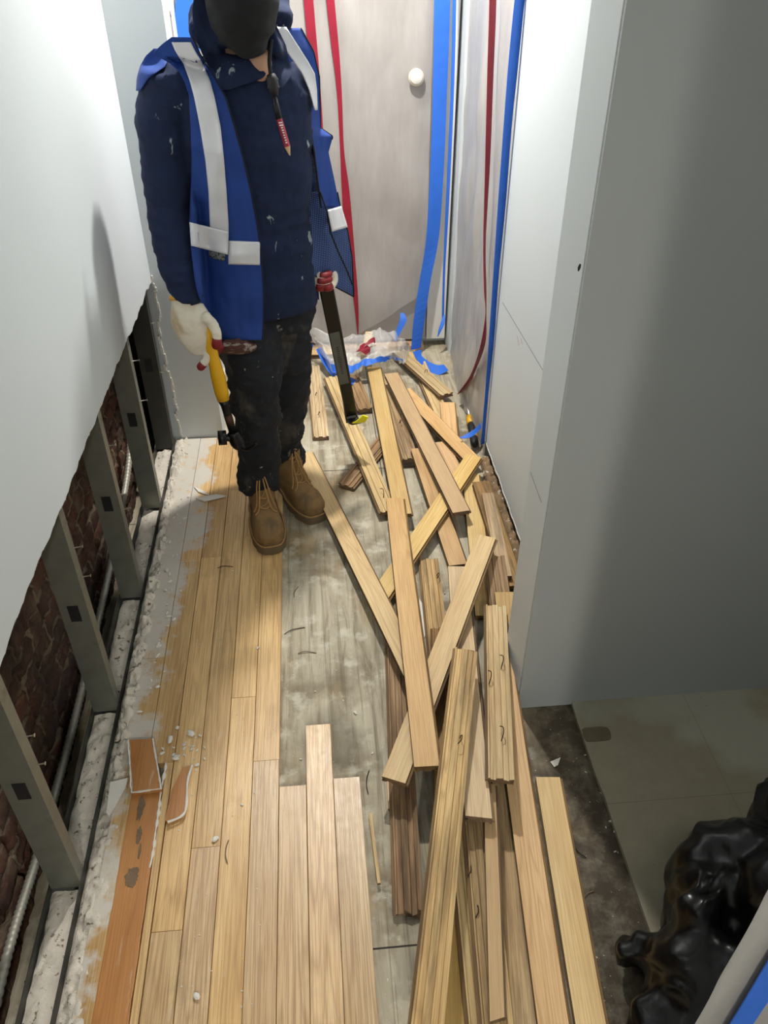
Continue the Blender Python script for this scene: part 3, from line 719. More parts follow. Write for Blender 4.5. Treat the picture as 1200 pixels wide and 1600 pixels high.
def plank(name, a, b, mat, lab, za=.0105, zb=.0105, up=True, w=PW, roll=0, cut=(0, 0), rag=(0, 0), bow=0, nails=(), tip=None, side=0, cat='plank', grp='loose oak planks', free=False):
    """a,b = pixel centre of each end of the upper face; za,zb = height of the plank's middle"""
    z0 = (za, zb)
    if not free: za, zb = settle(a, b, za, zb, w)
    A, B, X, Y = frame(a, b, za, zb); d = B-A; L = d.length; Z = X.cross(Y)
    LAID.append((A, B, X, Y, w))
    if max(za-z0[0], zb-z0[1]) > .004: print('SETTLE', lab[:50], [round(q, 3) for q in z0], round(za, 3), round(zb, 3))
    c = (A+B)/2-Z*PT/2
    h = PT/2; W = w/2
    # cross-section, face up: tongue on +y, groove on -y, two relief channels below
    if w > .04:
        pr = [(-W, h), (W-.0065, h), (W-.0065, .0035), (W, .0028), (W, -.0025), (W-.0065, -.0035), (W-.0065, -h),
          (.022, -h), (.020, -h+.0045), (.009, -h+.0045), (.007, -h), (-.007, -h), (-.009, -h+.0045), (-.020, -h+.0045), (-.022, -h),
          (-W, -h), (-W, -.004), (-W+.007, -.0035), (-W+.007, .0030), (-W, .0035)]
        if w < .06: pr = [(y*w/PW if abs(y) < .03 else y, z) for y, z in pr]
    else: h_ = min(h, w*.5); pr = [(-W, h), (W, h), (W, h-2*h_), (-W, h-2*h_)]
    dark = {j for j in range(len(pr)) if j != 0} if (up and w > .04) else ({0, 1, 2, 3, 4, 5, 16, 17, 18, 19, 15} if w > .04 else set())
    if not up: pr = [(-y, -z) for y, z in pr]
    n = len(pr); seg = 24; V = []; F = []; sd = rnd.random()*50
    for i in range(seg+1):
        t = i/seg; x = (t-.5)*L; zz = bow*math.sin(PI*t)*4*.25+noise.noise(Vector((x*3, sd, 0)))*.0008
        yy = noise.noise(Vector((x*1.5, sd, 5)))*.0012
        for (py, pz) in pr:
            dx = 0
            if i == 0: dx = cut[0]*py+rag[0]*noise.fractal(Vector((py*70, pz*40, sd)), .5, 2, 3)
            if i == seg: dx = cut[1]*py+rag[1]*noise.fractal(Vector((py*70, pz*40, sd+3)), .5, 2, 3)
            V.append((x+dx, py+yy, pz+zz))
    for i in range(seg):
        for j in range(n): F.append((i*n+j, i*n+(j+1) % n, (i+1)*n+(j+1) % n, (i+1)*n+j))
    F.append(tuple(range(n))); F.append(tuple(seg*n+j for j in range(n)))
    me = bpy.data.meshes.new('oak_plank'); me.from_pydata(V, [], F); me.update()
    bm = bmesh.new(); bm.from_mesh(me); bmesh.ops.recalc_face_normals(bm, faces=bm.faces); bm.to_mesh(me); bm.free()
    me.materials.append(mat); me.materials.append(WE)
    for fi, p in enumerate(me.polygons):
        if fi >= seg*n or (fi % n) in dark: p.material_index = 1
    o = link(name, me); R3 = Matrix((X, Y, Z)).transposed()
    if roll: R3 = R3 @ Matrix.Rotation(R(roll), 3, 'X')
    o.matrix_world = Matrix.Translation(c) @ R3.to_4x4()
    tag(o, lab, cat, grp)
    for (t, off, k) in nails:
        x = (t-.5)*L; g = G(); s = 1 if k > 0 else -1; k = abs(k)
        g.tube(smooth_path([(x, off, h-.004), (x+.002, off+.001, h+.008), (x+.008*s*k, off+.004, h+.018), (x+.022*s*k, off+.003, h+.021), (x+.030*s*k, off-.004, h+.015)], 4), [.0013]*16+[.0006], 6)
        g.build('bent_nail', M_nail, o, True)
    return o
pk = lambda *a, **k: plank('oak_plank', *a, **k)
# bottom layers first
pk((619, 1000), (637, 1424), WD, 'reddish brown plank left of the heap, ending in a chipped near end', .0105, .0105, False, rag=(0, .012))
pk((488, 571), (501, 682), WL, 'short underside-up plank standing alone just right of the worker legs', .0105, .0105, False, nails=((.45, .0, 1), (.72, .002, 1)), rag=(.004, .006))
pk((646, 548), (692, 652), WL, 'grooved plank at the far end of the heap behind the plastic bundle', .0105, .03, False)
pk((622, 548), (697, 615), WL, 'underside-up plank fanning out rightmost at the far end', .0105, .05, False, nails=((.55, .006, 1),))
pk((700, 628), (706, 700), WP, 'short pinkish plank left of the yellow screwdriver', .0105, .0105, True, rag=(.004, .012))
pk((548, 585), (570, 638), WD, 'short dark plank stub poking out left below the plastic bundle', .0105, .02, False)
pk((541, 758), (640, 640), WD, 'small brown plank lying crosswise beneath the long diagonal ones', .0105, .0105, False, nails=((.85, 0, 1),), rag=(.006, 0))
pk((600, 590), (640, 716), WB, 'short grooved plank between the two long central planks', .022, .03, False, nails=((.6, .004, 1),))
pk((516, 588), (606, 798), WL, 'long underside-up plank with two bent nails running from the bundle', .034, .0175, False, nails=((.25, .004, 1), (.92, .004, -1)))
pk((655, 700), (717, 882), WP, 'pinkish dusty plank ending beneath the lower crossing plank', .0105, .0105, True)
pk((690, 690), (740, 800), WP, 'reddish plank half buried right of the long central plank', .0105, .0105, True)
pk((737, 740), (760, 962), WY, 'grainy plank passing beneath both crossing planks at the right', .03, .0105, True)
pk((752, 752), (806, 915), WD, 'brown plank pushed up against the foot of the white wall', .0105, .0105, True)
pk((762, 770), (790, 900), WB, 'narrow grey-brown plank squeezed beside the wall plank', .0105, .0105, False, w=.04)
pk((772, 868), (788, 985), WD, 'dull plank behind the pale nail-studded plank', .0105, .0105, False)
pk((790, 925), (800, 1010), WT, 'pale tan plank stub showing beside the pier', .0105, .0105, True)
pk((669, 873), (692, 1080), WB, 'grooved plank with brown streaks in the triangle of crossing planks', .0105, .0105, False, rag=(.006, 0), nails=((.15, .022, 1), (.65, .012, 1)))
pk((690, 980), (702, 1300), WD, 'dark plank deep in the middle of the heap', .0105, .0105, False)
pk((700, 1180), (706, 1640), WT, 'plain plank lying flat under the dark grooved plank', .0105, .0105, True)
pk((787, 1190), (829, 1660), WB, 'streaked brown plank at the bottom, left of the longest pale one', .0105, .0105, True, rag=(0, 0))
pk((776, 970), (876, 1660), WP, 'longest pale brown plank on the right side of the heap', .0105, .024, True, rag=(0, 0))
pk((716, 1240), (760, 1660), WL, 'pinkish wavy-grained plank with two bent nails near the bottom', .03, .022, False, nails=((.32, .004, 1), (.48, .01, 1)), rag=(0, 0))
pk((735, 1180), (778, 1630), WB, 'thin-edged plank peeping out beside the wavy-grained plank', .0105, .0105, False)
pk((858, 1214), (927, 1602), WY, 'single straight plank lying apart at the right on the bare subfloor', .0105, .0105, True)
pk((766, 1225), (779, 1592), WT, 'smooth tan plank in the bottom middle with an angled end', .052, .046, True, w=.045, cut=(0, -.35))
pk((716, 885), (750, 1277), WY, 'plank under the crossing plank whose end hangs over the tan plank', .040, .074, True, cut=(0, .1))
pk((773, 945), (781, 1217), WL, 'pale underside-up plank with three nails next to the pier', .068, .068, False, nails=((.42, .012, -1), (.52, -.02, -1), (.82, .006, -1)), rag=(.002, .006))
# upper layers
pk((632, 608), (740, 718), WP, 'plank sloping right beneath the upper crossing plank', .045, .034, True)
pk((742, 712), (590, 938), WY, 'upper crossing plank with bold yellow grain running to the lower left', .054, .022, True)
pk((477, 707), (643, 1040), WY, 'pale plank leaning in from the boots with its tip under the centre plank', .0105, .046, True, cut=(0, -.9))
pk((585, 573), (631, 803), WY, 'long narrow pale plank left of the central diagonal', .044, .036, True, nails=())
pk((612, 583), (722, 799), WT, 'long diagonal plank on top of the far heap ending above the upper crossing plank', .05, .076, True)
pk((762, 838), (617, 1219), WY, 'lower crossing plank slanting from right down to the lower left', .078, .026, True)
pk((618, 778), (669, 1197), WP, 'topmost pink plank standing near upright in the centre of the heap', .060, .078, True)
pk((727, 1014), (662, 1625), WB, 'thick dark grooved plank on top at the bottom middle', .092, .088, False, rag=(.012, .0), nails=((.30, .01, 1),))
# threshold scrap and slivers
plank('wood_scrap', (470, 550), (535, 548), WY, 'pale wood scrap at the foot of the door behind the worker', .012, .012, cat='wood offcut')
plank('wood_scrap', (578, 518), (570, 560), WY, 'wood offcut end sticking up out of the plastic bundle', .10, .075, w=.05, cat='wood offcut')
plank('wood_sliver', (606, 1200), (609, 1264), WP, 'thin sliver of wood left of the reddish plank', .001, .001, w=.008, cat='sliver', free=True)
plank('wood_sliver', (578, 1270), (592, 1380), WY, 'thin stick of wood beside the last cut floorboard', .006, .006, w=.007, cat='sliver')

# ================================================================== PLASTIC AND TAPE AT THE BACK
def hang(y, x0, x1, z0, z1, seed, amp):
    def fn(u, v):
        x = x0+(x1-x0)*u; z = z0(u)+(z1-z0(u))*v; k = (1-v)
        f = amp*(.35+k)*noise.fractal(Vector((x*5+seed, z*.8, 0)), .8, 2, 4)+.012*k*noise.noise(Vector((x*3+z*3, z*2.2, seed)))*2
        return Vector((x, y-abs(f), z))
    return fn
ps = thing('plastic_sheet', 'translucent plastic sheet hanging over the back door with two red zipper strips', 'plastic sheet')
f1 = hang(3.485, -.40, .50, lambda u: .06+.0*u+max(0, u-.62)*.55, H, 2, .012)
sheet('sheet_film', f1, 60, 90, M_sheet, ps)
def strip(px, mat, hw, y, name, parent, off=.016, th=.0008):
    g = G(); pts = [ay(a, b, y)+Vector((0, -off, 0)) for a, b in px]
    top = pts[0]+(pts[0]-pts[1]).normalized()*1.0; top.z = min(top.z, 2.4); W = [Vector((h, .0, 0)) for h in hw]
    ribbon(g, [top]+pts, [W[0]]+W, th); return g.build(name, mat, parent)
strip([(482, 0), (492, 120), (500, 250), (504, 400), (520, 480), (522, 520)], M_red, [.0175, .018, .018, .016, .006, .002], 3.48, 'zipper_strip', ps)
strip([(516, 0), (529, 130), (534, 230), (540, 300), (548, 400), (556, 470), (559, 520)], M_red, [.015, .010, .008, .016, .018, .010, .002], 3.48, 'zipper_strip', ps)
g = G()
P = [ay(x, y, yy) for x, y, yy in ((693, -250, 3.46), (691, 0, 3.46), (687, 150, 3.46), (683, 260, 3.45), (676, 370, 3.44), (664, 440, 3.43), (655, 500, 3.42), (650, 545, 3.41))]
ribbon(g, P, [Vector((.030, -.004, 0)), Vector((.029, -.004, 0)), Vector((.028, 0, 0)), Vector((.028, 0, 0)), Vector((.028, .004, .004)), Vector((.026, .0, .010)), Vector((.026, .004, 0)), Vector((.024, .01, 0))])
P = [ay(652, 548, 3.41), az(656, 560, .03), az(668, 572, .012), az(684, 578, .01), az(697, 574, .02)]
ribbon(g, P, [Vector((.022, .01, 0)), Vector((.012, .028, 0)), Vector((.006, .028, .01)), Vector((.0, .028, .01)), Vector((-.006, .028, 0))])
tag(g.build('painter_tape', M_tape), 'wide blue tape hanging down beside the door and curling onto the floor', 'tape')
g = G(); P = [ay(x, y, 3.44) for x, y in ((712, -250), (710, 0), (706, 160), (699, 320), (694, 420), (692, 500))]
ribbon(g, P, [Vector((.007, 0, 0))]*4+[Vector((.005, 0, 0))]*2)
P = [ay(x, y, yy) for x, y, yy in ((694, 492, 3.43), (690, 510, 3.40), (684, 526, 3.39))]; ribbon(g, P, [Vector((.004, 0, 0)), Vector((.012, .0, .01)), Vector((.002, 0, .0))])
tag(g.build('painter_tape', M_tape), 'thin blue tape line in the corner ending in a torn flap', 'tape')
g = G(); P = [ay(x, y, yy) for x, y, yy in ((628, 489, 3.44), (630, 500, 3.42), (623, 517, 3.40), (618, 533, 3.38))]; ribbon(g, P, [Vector((.008, 0, 0)), Vector((.016, 0, 0)), Vector((.013, 0, 0)), Vector((.004, 0, 0))])
tag(g.build('painter_tape', M_tape), 'small loose blue tape flap standing up above the plastic bundle', 'tape')
# right plastic sheet over the doorway
pr_ = thing('plastic_sheet', 'translucent plastic sheet with one red zipper covering the doorway right of the door', 'plastic sheet')
def fr(u, v):
    y = 2.57+.83*u; k = 1-v; z = .015+.30*max(0, u-.85)*3.0+(H-.015)*v
    z = max(.012, min(H, .012+(H-.012)*v))
    f = .016*(.3+k)*noise.fractal(Vector((y*5+7, z*.9, 3)), .8, 2, 4)+.02*k*noise.noise(Vector((y*4+z*2, z*2.6, 1)))
    return Vector((.622-abs(f)-.028*k**5*math.sin(PI*u), y, z))
sheet('sheet_film', fr, 60, 90, M_sheet, pr_)
g = G(); P = [ax(x, y, .592) for x, y in ((772, -160), (770, 0), (766, 120), (762, 250), (757, 380), (758, 450), (759, 490), (754, 540), (738, 585), (722, 612))]
ribbon(g, P, [Vector((.013, .012, 0)), Vector((.013, .012, 0)), Vector((.012, .012, 0)), Vector((.010, .010, 0)), Vector((.006, .012, 0)), Vector((.006, .012, 0)), Vector((.0015, .002, 0)), Vector((.011, .01, .002)), Vector((.010, .01, .0)), Vector((.024, .02, 0))], .0008)
g.build('zipper_strip', M_red, pr_)
g = G(); P = [ay(x, y, 2.528) for x, y in ((822, -80), (812, 0), (802, 100), (793, 200), (784, 320), (775, 430), (768, 530), (760, 620), (754, 694))]
ribbon(g, P, [Vector((.015, .004, 0))]*3+[Vector((.013, .004, 0))]*2+[Vector((.010, .004, 0))]*2+[Vector((.007, .004, 0))]*2)
tag(g.build('painter_tape', M_tape), 'blue tape line running down the end of the white wall', 'tape')
g = G(); P = [az(x, y, z) for x, y, z in ((754, 660, .08), (745, 672, .085), (733, 680, .085), (719, 684, .08))]; ribbon(g, P, [Vector((0, .010, .004)), Vector((.002, .014, .004)), Vector((.002, .012, .004)), Vector((0, .003, 0))])
tag(g.build('painter_tape', M_tape), 'short blue tape scrap curled over the screwdriver', 'tape')

# crumpled plastic bundle: draped film with a blue taped hem
bd = thing('plastic_bundle', 'crumpled clear plastic with a blue taped hem lying over the far planks', 'plastic sheet', (0, 0, 0))
rowsB = [  # back edge -> hem, pixel + height
    [(478, 508, .20), (520, 528, .14), (556, 528, .13), (590, 516, .17), (618, 520, .15), (640, 545, .05)],
    [(480, 520, .15), (518, 546, .12), (556, 548, .11), (592, 538, .15), (618, 542, .13), (636, 560, .05)],
    [(488, 532, .10), (514, 566, .09), (550, 566, .09), (588, 556, .12), (614, 556, .11), (633, 568, .06)],
    [(500, 548, .06), (520, 585, .05), (548, 583, .075), (584, 570, .095), (612, 562, .09), (631, 570, .06)]]
def bil(rows, u, v):
    n = len(rows[0])-1; m = len(rows)-1; a = min(int(u*n), n-1); b = min(int(v*m), m-1); fu = u*n-a; fv = v*m-b
    L = lambda p, q, t: tuple(p[i]*(1-t)+q[i]*t for i in range(len(p)))
    s = lambda t: t
    return L(L(rows[b][a], rows[b][a+1], fu), L(rows[b+1][a], rows[b+1][a+1], fu), fv)
def fb(u, v, lift=0):
    px, py, z = bil(rowsB, u, v); p = az(px, py, z)
    q = noise.noise(Vector((u*9, v*5, 2)))*.028+(.5-abs(noise.noise(Vector((u*16, v*8, 7)))))*.020
    return p+Vector((0, 0, q*(1-.3*v)+lift))
sheet('sheet_film', fb, 70, 34, M_clear, bd)
sheet('tape_hem', lambda u, v: fb(u*.93+.05, .78+.22*v, .0022), 60, 6, M_tape, bd)
g = G(); P = [az(x, y, z) for x, y, z in ((498, 544, .09), (508, 562, .06), (522, 580, .04), (538, 592, .03), (556, 598, .02))]
ribbon(g, P, [Vector((.012, .012, 0)), Vector((.016, .012, 0)), Vector((.018, .02, 0)), Vector((.014, .03, 0)), Vector((.004, .02, 0))]); g.build('tape_strip', M_tape, bd)
g = G(); P = [az(x, y, z) for x, y, z in ((474, 556, .05), (480, 546, .07), (486, 538, .09))]; ribbon(g, P, [Vector((.012, 0, 0)), Vector((.02, 0, 0)), Vector((.012, 0, 0))]); g.build('tape_strip', M_tape, bd)
g = G(); P = [az(x, y, z) for x, y, z in ((560, 546, .13), (567, 542, .15), (574, 536, .165), (584, 531, .17), (586, 536, .155))]; ribbon(g, P, [Vector((.012, .02, 0)), Vector((.018, .02, .01)), Vector((.01, .012, .01)), Vector((.004, .012, .006)), Vector((.002, .004, 0))]); g.build('zipper_strip', M_red, bd)
g = G(); P = [az(x, y, z) for x, y, z in ((575, 552, .13), (570, 545, .15), (566, 538, .15))]; ribbon(g, P, [Vector((.01, .014, 0)), Vector((.022, .01, .0)), Vector((.01, .012, 0))]); g.build('zipper_strip', M_red, bd)

# ================================================================== SCREWDRIVER
A = az(742, 694, .03); B = az(734, 652, .035); Cc = az(724, 612, .03)
t = thing('screwdriver', 'screwdriver with a black and yellow handle standing by the blue tape', 'screwdriver', A)
ax_ = (B-A)
def seg(f0, f1, rads, mat, nm):
    g = G(); n = len(rads); g.tube([A.lerp(B, f0+(f1-f0)*i/(n-1))-A for i in range(n)], rads, 14); g.build(nm, mat, t, True)
seg(-.05, .22, [.010, .0155, .016, .016], M_blkm, 'handle_cap'); seg(.22, .36, [.0165, .0165], M_yel, 'handle_ring')
seg(.36, .72, [.015, .0135, .0135, .015], M_blkm, 'handle'); seg(.72, 1.0, [.0165, .0165, .015], M_yel, 'handle_ring')
g = G(); g.tube([B-A, Cc-A], [.0042, .004], 10); g.build('shaft', M_screw, t, True)

# ================================================================== BLACK BAG, NEAR PLASTIC
def bag():
    t = thing('trash_bag', 'crumpled glossy black trash bag on the tile at the lower right', 'bag')
    g = G()
    for c, rr in (((.80, .80, .13), (.15, .08, .17)), ((.70, .74, .12), (.09, .06, .15)), ((.65, .63, .09), (.11, .09, .13)), ((.90, .70, .17), (.20, .13, .20)), ((.655, .70, .20), (.055, .05, .06)),
                  ((.572, .70, .06), (.055, .032, .055)), ((.60, .58, .06), (.10, .08, .07)), ((.555, .55, .03), (.06, .07, .035)), ((.80, .60, .12), (.18, .09, .16)), ((1.0, .86, .22), (.16, .10, .19))):
        g.ball(c, rr, 18, 12)
    o = g.build('bag_film', M_bag, t)
    bake(o, [('REMESH', dict(mode='VOXEL', voxel_size=.008)), ('SMOOTH', dict(factor=.8, iterations=10))])
    me = o.data; me.update(); Nn = [v.normal.copy() for v in me.vertices]
    for v, n_ in zip(me.vertices, Nn):
        p = v.co; q = Vector((p.x*4+noise.noise(p*6)*.8, p.y*3, p.z*2.2+noise.noise(p*5+Vector((4, 0, 0)))*.8))
        d1 = 1-abs(noise.noise(q))*3; d2 = 1-abs(noise.noise(q*2.3+Vector((3, 1, 7))))*3
        v.co += n_*(.018*max(-1, d1)+.008*max(-1, d2)+.003*noise.noise(p*30)-.012)
    for v in o.data.vertices: v.co.z = max(v.co.z, .0128)
bag()
nb = thing('plastic_sheet', 'grey plastic with a wide blue tape band on the near wall edge, lower right', 'plastic sheet')
def fnear(u, v):
    z = .02+(H-.02)*v; x = .464+.3*u
    return Vector((x+.004*noise.noise(Vector((z*3, 0, 4)))*(1-u), 0.4195-.006*abs(noise.fractal(Vector((x*14, z*2.2, 5)), .8, 2, 3)), z))
sheet('sheet_film', fnear, 30, 90, plastic('grey_poly', (176, 172, 164), .85), nb)
g = G(); ribbon(g, [(.522+.002*math.sin(i), .408, .02+i*.24) for i in range(11)], [Vector((.019+.002*math.sin(i*2.1), 0, 0)) for i in range(11)], .0008)
g.build('tape_band', M_tape, nb)

# ================================================================== THE WORKER
TA = R(14)
def Bp(l, f, z): return Vector((-.155+l*math.cos(TA)+f*math.sin(TA), 2.36+l*math.sin(TA)-f*math.cos(TA), z))
def ering(l, f, z, rl, rf, n=24, sq=.85):
    out = []
    for j in range(n):
        a = 2*PI*j/n; c, s_ = math.cos(a), math.sin(a)
        out.append(Bp(l+rl*math.copysign(abs(c)**sq, c), f+rf*math.copysign(abs(s_)**sq, s_), z))
    return out
# one continuous body (mostly clothed): head, neck, trunk, limbs
g = G()
HC = ay(377, -28, 2.27)
hd = Matrix.Rotation(TA, 3, 'Z') @ Matrix.Rotation(R(16), 3, 'X')
def Hd(x, y, z): return HC+hd @ Vector((x, y, z))       # head frame: -y is the face
g.ball(Hd(0, .012, .03), (.076, .094, .098), 24, 16, hd); g.ball(Hd(0, -.03, -.05), (.054, .058, .066), 20, 12, hd)
g.ball(Hd(0, -.092, -.018), (.013, .02, .02), 12, 8, hd); g.ball(Hd(0, -.082, .004), (.009, .014, .026), 12, 8, hd)
for s_ in (-1, 1):
    g.ball(Hd(s_*.077, .012, -.005), (.012, .022, .033), 12, 8, hd); g.ball(Hd(s_*.034, -.066, -.03), (.022, .018, .02), 12, 8, hd)
    g.ball(Hd(s_*.032, -.074, .032), (.024, .014, .010), 12, 8, hd)
g.ball(Hd(0, -.082, -.055), (.024, .012, .008), 12, 8, hd)
g.tube([Hd(0, .02, -.03), Bp(0, .02, 1.37), Bp(0, 0, 1.30)], [.052, .050, .055], 18)
g.ball(ay(404, 98, 2.278), (.034, .026, .045), 16, 10)
g.loft([ering(0, 0, z, a, b) for z, a, b in ((.76, .13, .10), (.95, .135, .09), (1.15, .145, .10), (1.28, .15, .09), (1.34, .10, .06))])
SH1 = [ay(266, 119, 2.33), ay(258, 215, 2.31), ay(262, 325, 2.27), ay(275, 395, 2.22), ay(290, 452, 2.17), ay(292, 470, 2.16)]
SH2 = [ay(456, 108, 2.42), ay(462, 190, 2.47), ay(472, 290, 2.52), ay(488, 360, 2.49), ay(507, 420, 2.42)]
g.tube(SH1, [.045, .042, .036, .034, .028, .026], 14); g.tube(SH2, [.045, .042, .036, .032, .026], 14)
L1 = [Bp(-.085, 0, .80), ay(391, 545, 2.27), ay(399, 608, 2.235), ay(402, 690, 2.25), ay(404, 757, 2.262)]
L2 = [Bp(.075, 0, .80), ay(443, 540, 2.36), ay(447, 600, 2.37), ay(444, 665, 2.40), ay(449, 722, 2.43)]
g.tube(L1, [.075, .062, .05, .045, .038], 16); g.tube(L2, [.075, .062, .05, .045, .038], 16)
person = g.build('person', M_skin)
bake(person, [('REMESH', dict(mode='VOXEL', voxel_size=.006)), ('SMOOTH', dict(factor=.5, iterations=3))])
tag(person, 'worker in blue reflective vest and black mask holding a hammer and a pry bar', 'person')
def piece(name, g, mat, vox=.007, it=4, parent=None): 
    o = g.build(name, mat, parent or person); bake(o, [('REMESH', dict(mode='VOXEL', voxel_size=vox)), ('SMOOTH', dict(factor=.6, iterations=it))]); return o
# eyes, hair
g = G()
for s_ in (-1, 1): g.ball(Hd(s_*.031, -.076, .014), .0115, 14, 10)
g.build('eyes', flat('eye_white', (225, 220, 212), .2), person, True)
g = G()
for s_ in (-1, 1): g.ball(Hd(s_*.031, -.0865, .014), (.0045, .0025, .0045), 12, 6)
g.build('irises', M_blkm, person, True)
g = G(); g.ball(Hd(0, .024, .048), (.084, .096, .092), 24, 16, hd); piece('hair', g, M_hair, .006)
# shirt
g = G()
g.loft([ering(.0, .0, z, a, b, 28) for z, a, b in ((.715, .158, .125), (.76, .166, .128), (.85, .160, .122), (.97, .158, .116), (1.10, .168, .122), (1.2, .178, .124), (1.28, .184, .116), (1.335, .160, .098), (1.37, .11, .078), (1.395, .075, .062))])
g.ball(Bp(-.150, 0, 1.325), (.070, .072, .058), 16, 10); g.ball(Bp(.125, 0, 1.315), (.065, .07, .06), 16, 10)
g.tube(smooth_path(SH1[:5]+[ay(291, 462, 2.165)], 5), [.077-.032*min(1, i/21) for i in range(26)], 18)
g.tube(smooth_path(SH2, 5), [.066+(.044-.066)*(i/20)**1.0 for i in range(21)], 18)
shirt = piece('shirt', g, M_shirt, .0075, 6)
wrinkle(shirt, .008, 5, (.7, .7, 2.0), 1, True); wrinkle(shirt, .0045, 12, (.5, .5, 2.2), 5, True); wrinkle(shirt, .0022, 45, (1, 1, 1.4), 9)
# trousers
g = G()
g.loft([ering(-.005, 0, z, a, b, 24) for z, a, b in ((.66, .135, .10), (.74, .150, .112), (.80, .148, .112), (.88, .14, .10))])
def rad(n, stops):
    out = []
    for i in range(n):
        t = i/(n-1)*(len(stops)-1); k = min(int(t), len(stops)-2); out.append(stops[k]*(1-t+k)+stops[k+1]*(t-k))
    return out
P = smooth_path(L1, 6); g.tube(P, rad(len(P), [.092, .090, .077, .070, .066]), 20)
P = smooth_path(L2, 6); g.tube(P, rad(len(P), [.092, .088, .074, .066, .060]), 20)
tr = piece('trousers', g, M_trous, .0075, 5)
wrinkle(tr, .012, 6, (1, 1, 2.0), 4, True); wrinkle(tr, .006, 16, (1, 1, 2.2), 2, True); wrinkle(tr, .002, 45, (1, 1, 1), 9)
# garments that lie on the shirt
def tree(*os_):
    V = []; F = []
    for o in os_:
        n = len(V); V += [v.co.copy() for v in o.data.vertices]; F += [tuple(i+n for i in p.vertices) for p in o.data.polygons]
    return BVHTree.FromPolygons(V, F)
bvh = tree(shirt, tr)
def drape(name, rows, mat, off=.012, parent=None, fall=2.21, nu=26, nv=60, dep=None, th=.002, wr=.004, seed=0, smooth=3, maxy=None):
    """rows: (y, xleft, xright[, depth left, depth right])"""
    Gd = []
    for j in range(nv+1):
        t = j/nv*(len(rows)-1); k = min(int(t), len(rows)-2); f = t-k; a, b = rows[k], rows[k+1]
        y0 = a[0]+(b[0]-a[0])*f; xl = a[1]+(b[1]-a[1])*f; xr = a[2]+(b[2]-a[2])*f
        sk = (a[5] if len(a) > 5 else 0)*(1-f)+(b[5] if len(b) > 5 else 0)*f
        row = []
        for i in range(nu+1):
            u = i/nu; px = xl+(xr-xl)*u; py = y0+sk*u; d = ray(px, py); dn = d.normalized()
            if len(a) > 3 and a[3]:
                yy = (a[3]*(1-u)+a[4]*u)*(1-f)+(b[3]*(1-u)+b[4]*u)*f; p = CAM+d*(yy/d.y)
            else:
                h = bvh.ray_cast(CAM, dn)
                if h[0] is not None and abs(h[0].y-fall) < .3: p = h[0]-dn*off
                else: p = CAM+d*(fall/d.y)
            row.append(p)
        Gd.append(row)
    for _ in range(smooth):
        N2 = [[p.copy() for p in r_] for r_ in Gd]
        for j in range(nv+1):
            for i in range(nu+1):
                ds = []
                for jj, ii in ((j-1, i), (j+1, i), (j, i-1), (j, i+1)):
                    if 0 <= jj <= nv and 0 <= ii <= nu: ds.append((Gd[jj][ii]-CAM).length)
                p = Gd[j][i]; L = (p-CAM).length; N2[j][i] = CAM+(p-CAM).normalized()*min(L, sum(ds)/len(ds)*.6+L*.4)
        Gd = N2
    V = [p+Vector((0, -1, .3))*wr*noise.fractal(Vector((p.x*16+seed, p.y*6, p.z*7)), .7, 2.1, 3) for r_ in Gd for p in r_]
    F = [(j*(nu+1)+i, j*(nu+1)+i+1, (j+1)*(nu+1)+i+1, (j+1)*(nu+1)+i) for j in range(nv) for i in range(nu)]
    me = bpy.data.meshes.new(name); me.from_pydata([tuple(v) for v in V], [], F); me.update()
    o = link(name, me, mat, parent or person, True); bake(o, [('SOLIDIFY', dict(thickness=th, offset=0))])
    return o, [V[j*(nu+1):(j+1)*(nu+1)] for j in range(nv+1)]
def edge_tube(pts, r_, name, mat, parent):
    g = G(); g.tube(pts, r_, 6); return g.build(name, mat, parent, True)
# vest: back and side shell plus two front panels, one garment
vest = G(); rings = []
vg = []
for z, a, b in ((.70, .182, .150), (.80, .182, .148), (.95, .178, .138), (1.10, .186, .142), (1.2, .195, .143), (1.28, .19, .135), (1.345, .165, .112), (1.375, .12, .085)):
    row = []
    for j in range(25):
        an = R(-5)+(-PI-R(-10))*j/24 if True else 0
        c, s_ = math.cos(an), math.sin(an); row.append(Bp(a*math.copysign(abs(c)**.85, c), b*math.copysign(abs(s_)**.85, s_), z))
    vg.append(row)
V = [p for r_ in vg for p in r_]; F = [(j*25+i, j*25+i+1, (j+1)*25+i+1, (j+1)*25+i) for j in range(7) for i in range(24)]
me = bpy.data.meshes.new('vest'); me.from_pydata([tuple(v) for v in V], [], F); me.update()
vest = link('vest', me, M_vest, person, True); bake(vest, [('SOLIDIFY', dict(thickness=.002))])
rowsA = [(58, 268, 300), (70, 252, 306), (84, 238, 312), (96, 262, 320), (112, 280, 330), (130, 289, 340), (150, 295, 352), (200, 298, 367), (250, 300, 381), (300, 298, 392), (350, 296, 402), (400, 300, 408), (450, 306, 412), (500, 322, 412), (532, 338, 410)]
pA, gA = drape('front_panel', rowsA, M_vest, .022, vest, 2.205, wr=.006, seed=2)
drape('shoulder_edge', [(76, 240, 268), (88, 227, 264), (104, 219, 258), (122, 214, 232), (142, 213, 219)], M_vest, .010, vest, 2.33, nu=6, nv=14, wr=0)
edge_tube([r_[-1] for r_ in gA], .0022, 'piping', M_pipe, vest); edge_tube(gA[-1], .0022, 'piping', M_pipe, vest)
rowsB = [(44, 428, 470), (80, 440, 490), (120, 455, 499), (160, 470, 500), (200, 483, 501), (213, 486, 520), (238, 491, 513), (280, 496, 522), (325, 502, 531)]
rowsB = [r_+(2.34+.0*i, 2.40, 0) for i, r_ in enumerate(rowsB)]
pB, gB = drape('front_panel', rowsB, M_vest, .013, vest, 2.3, wr=.006, seed=5)
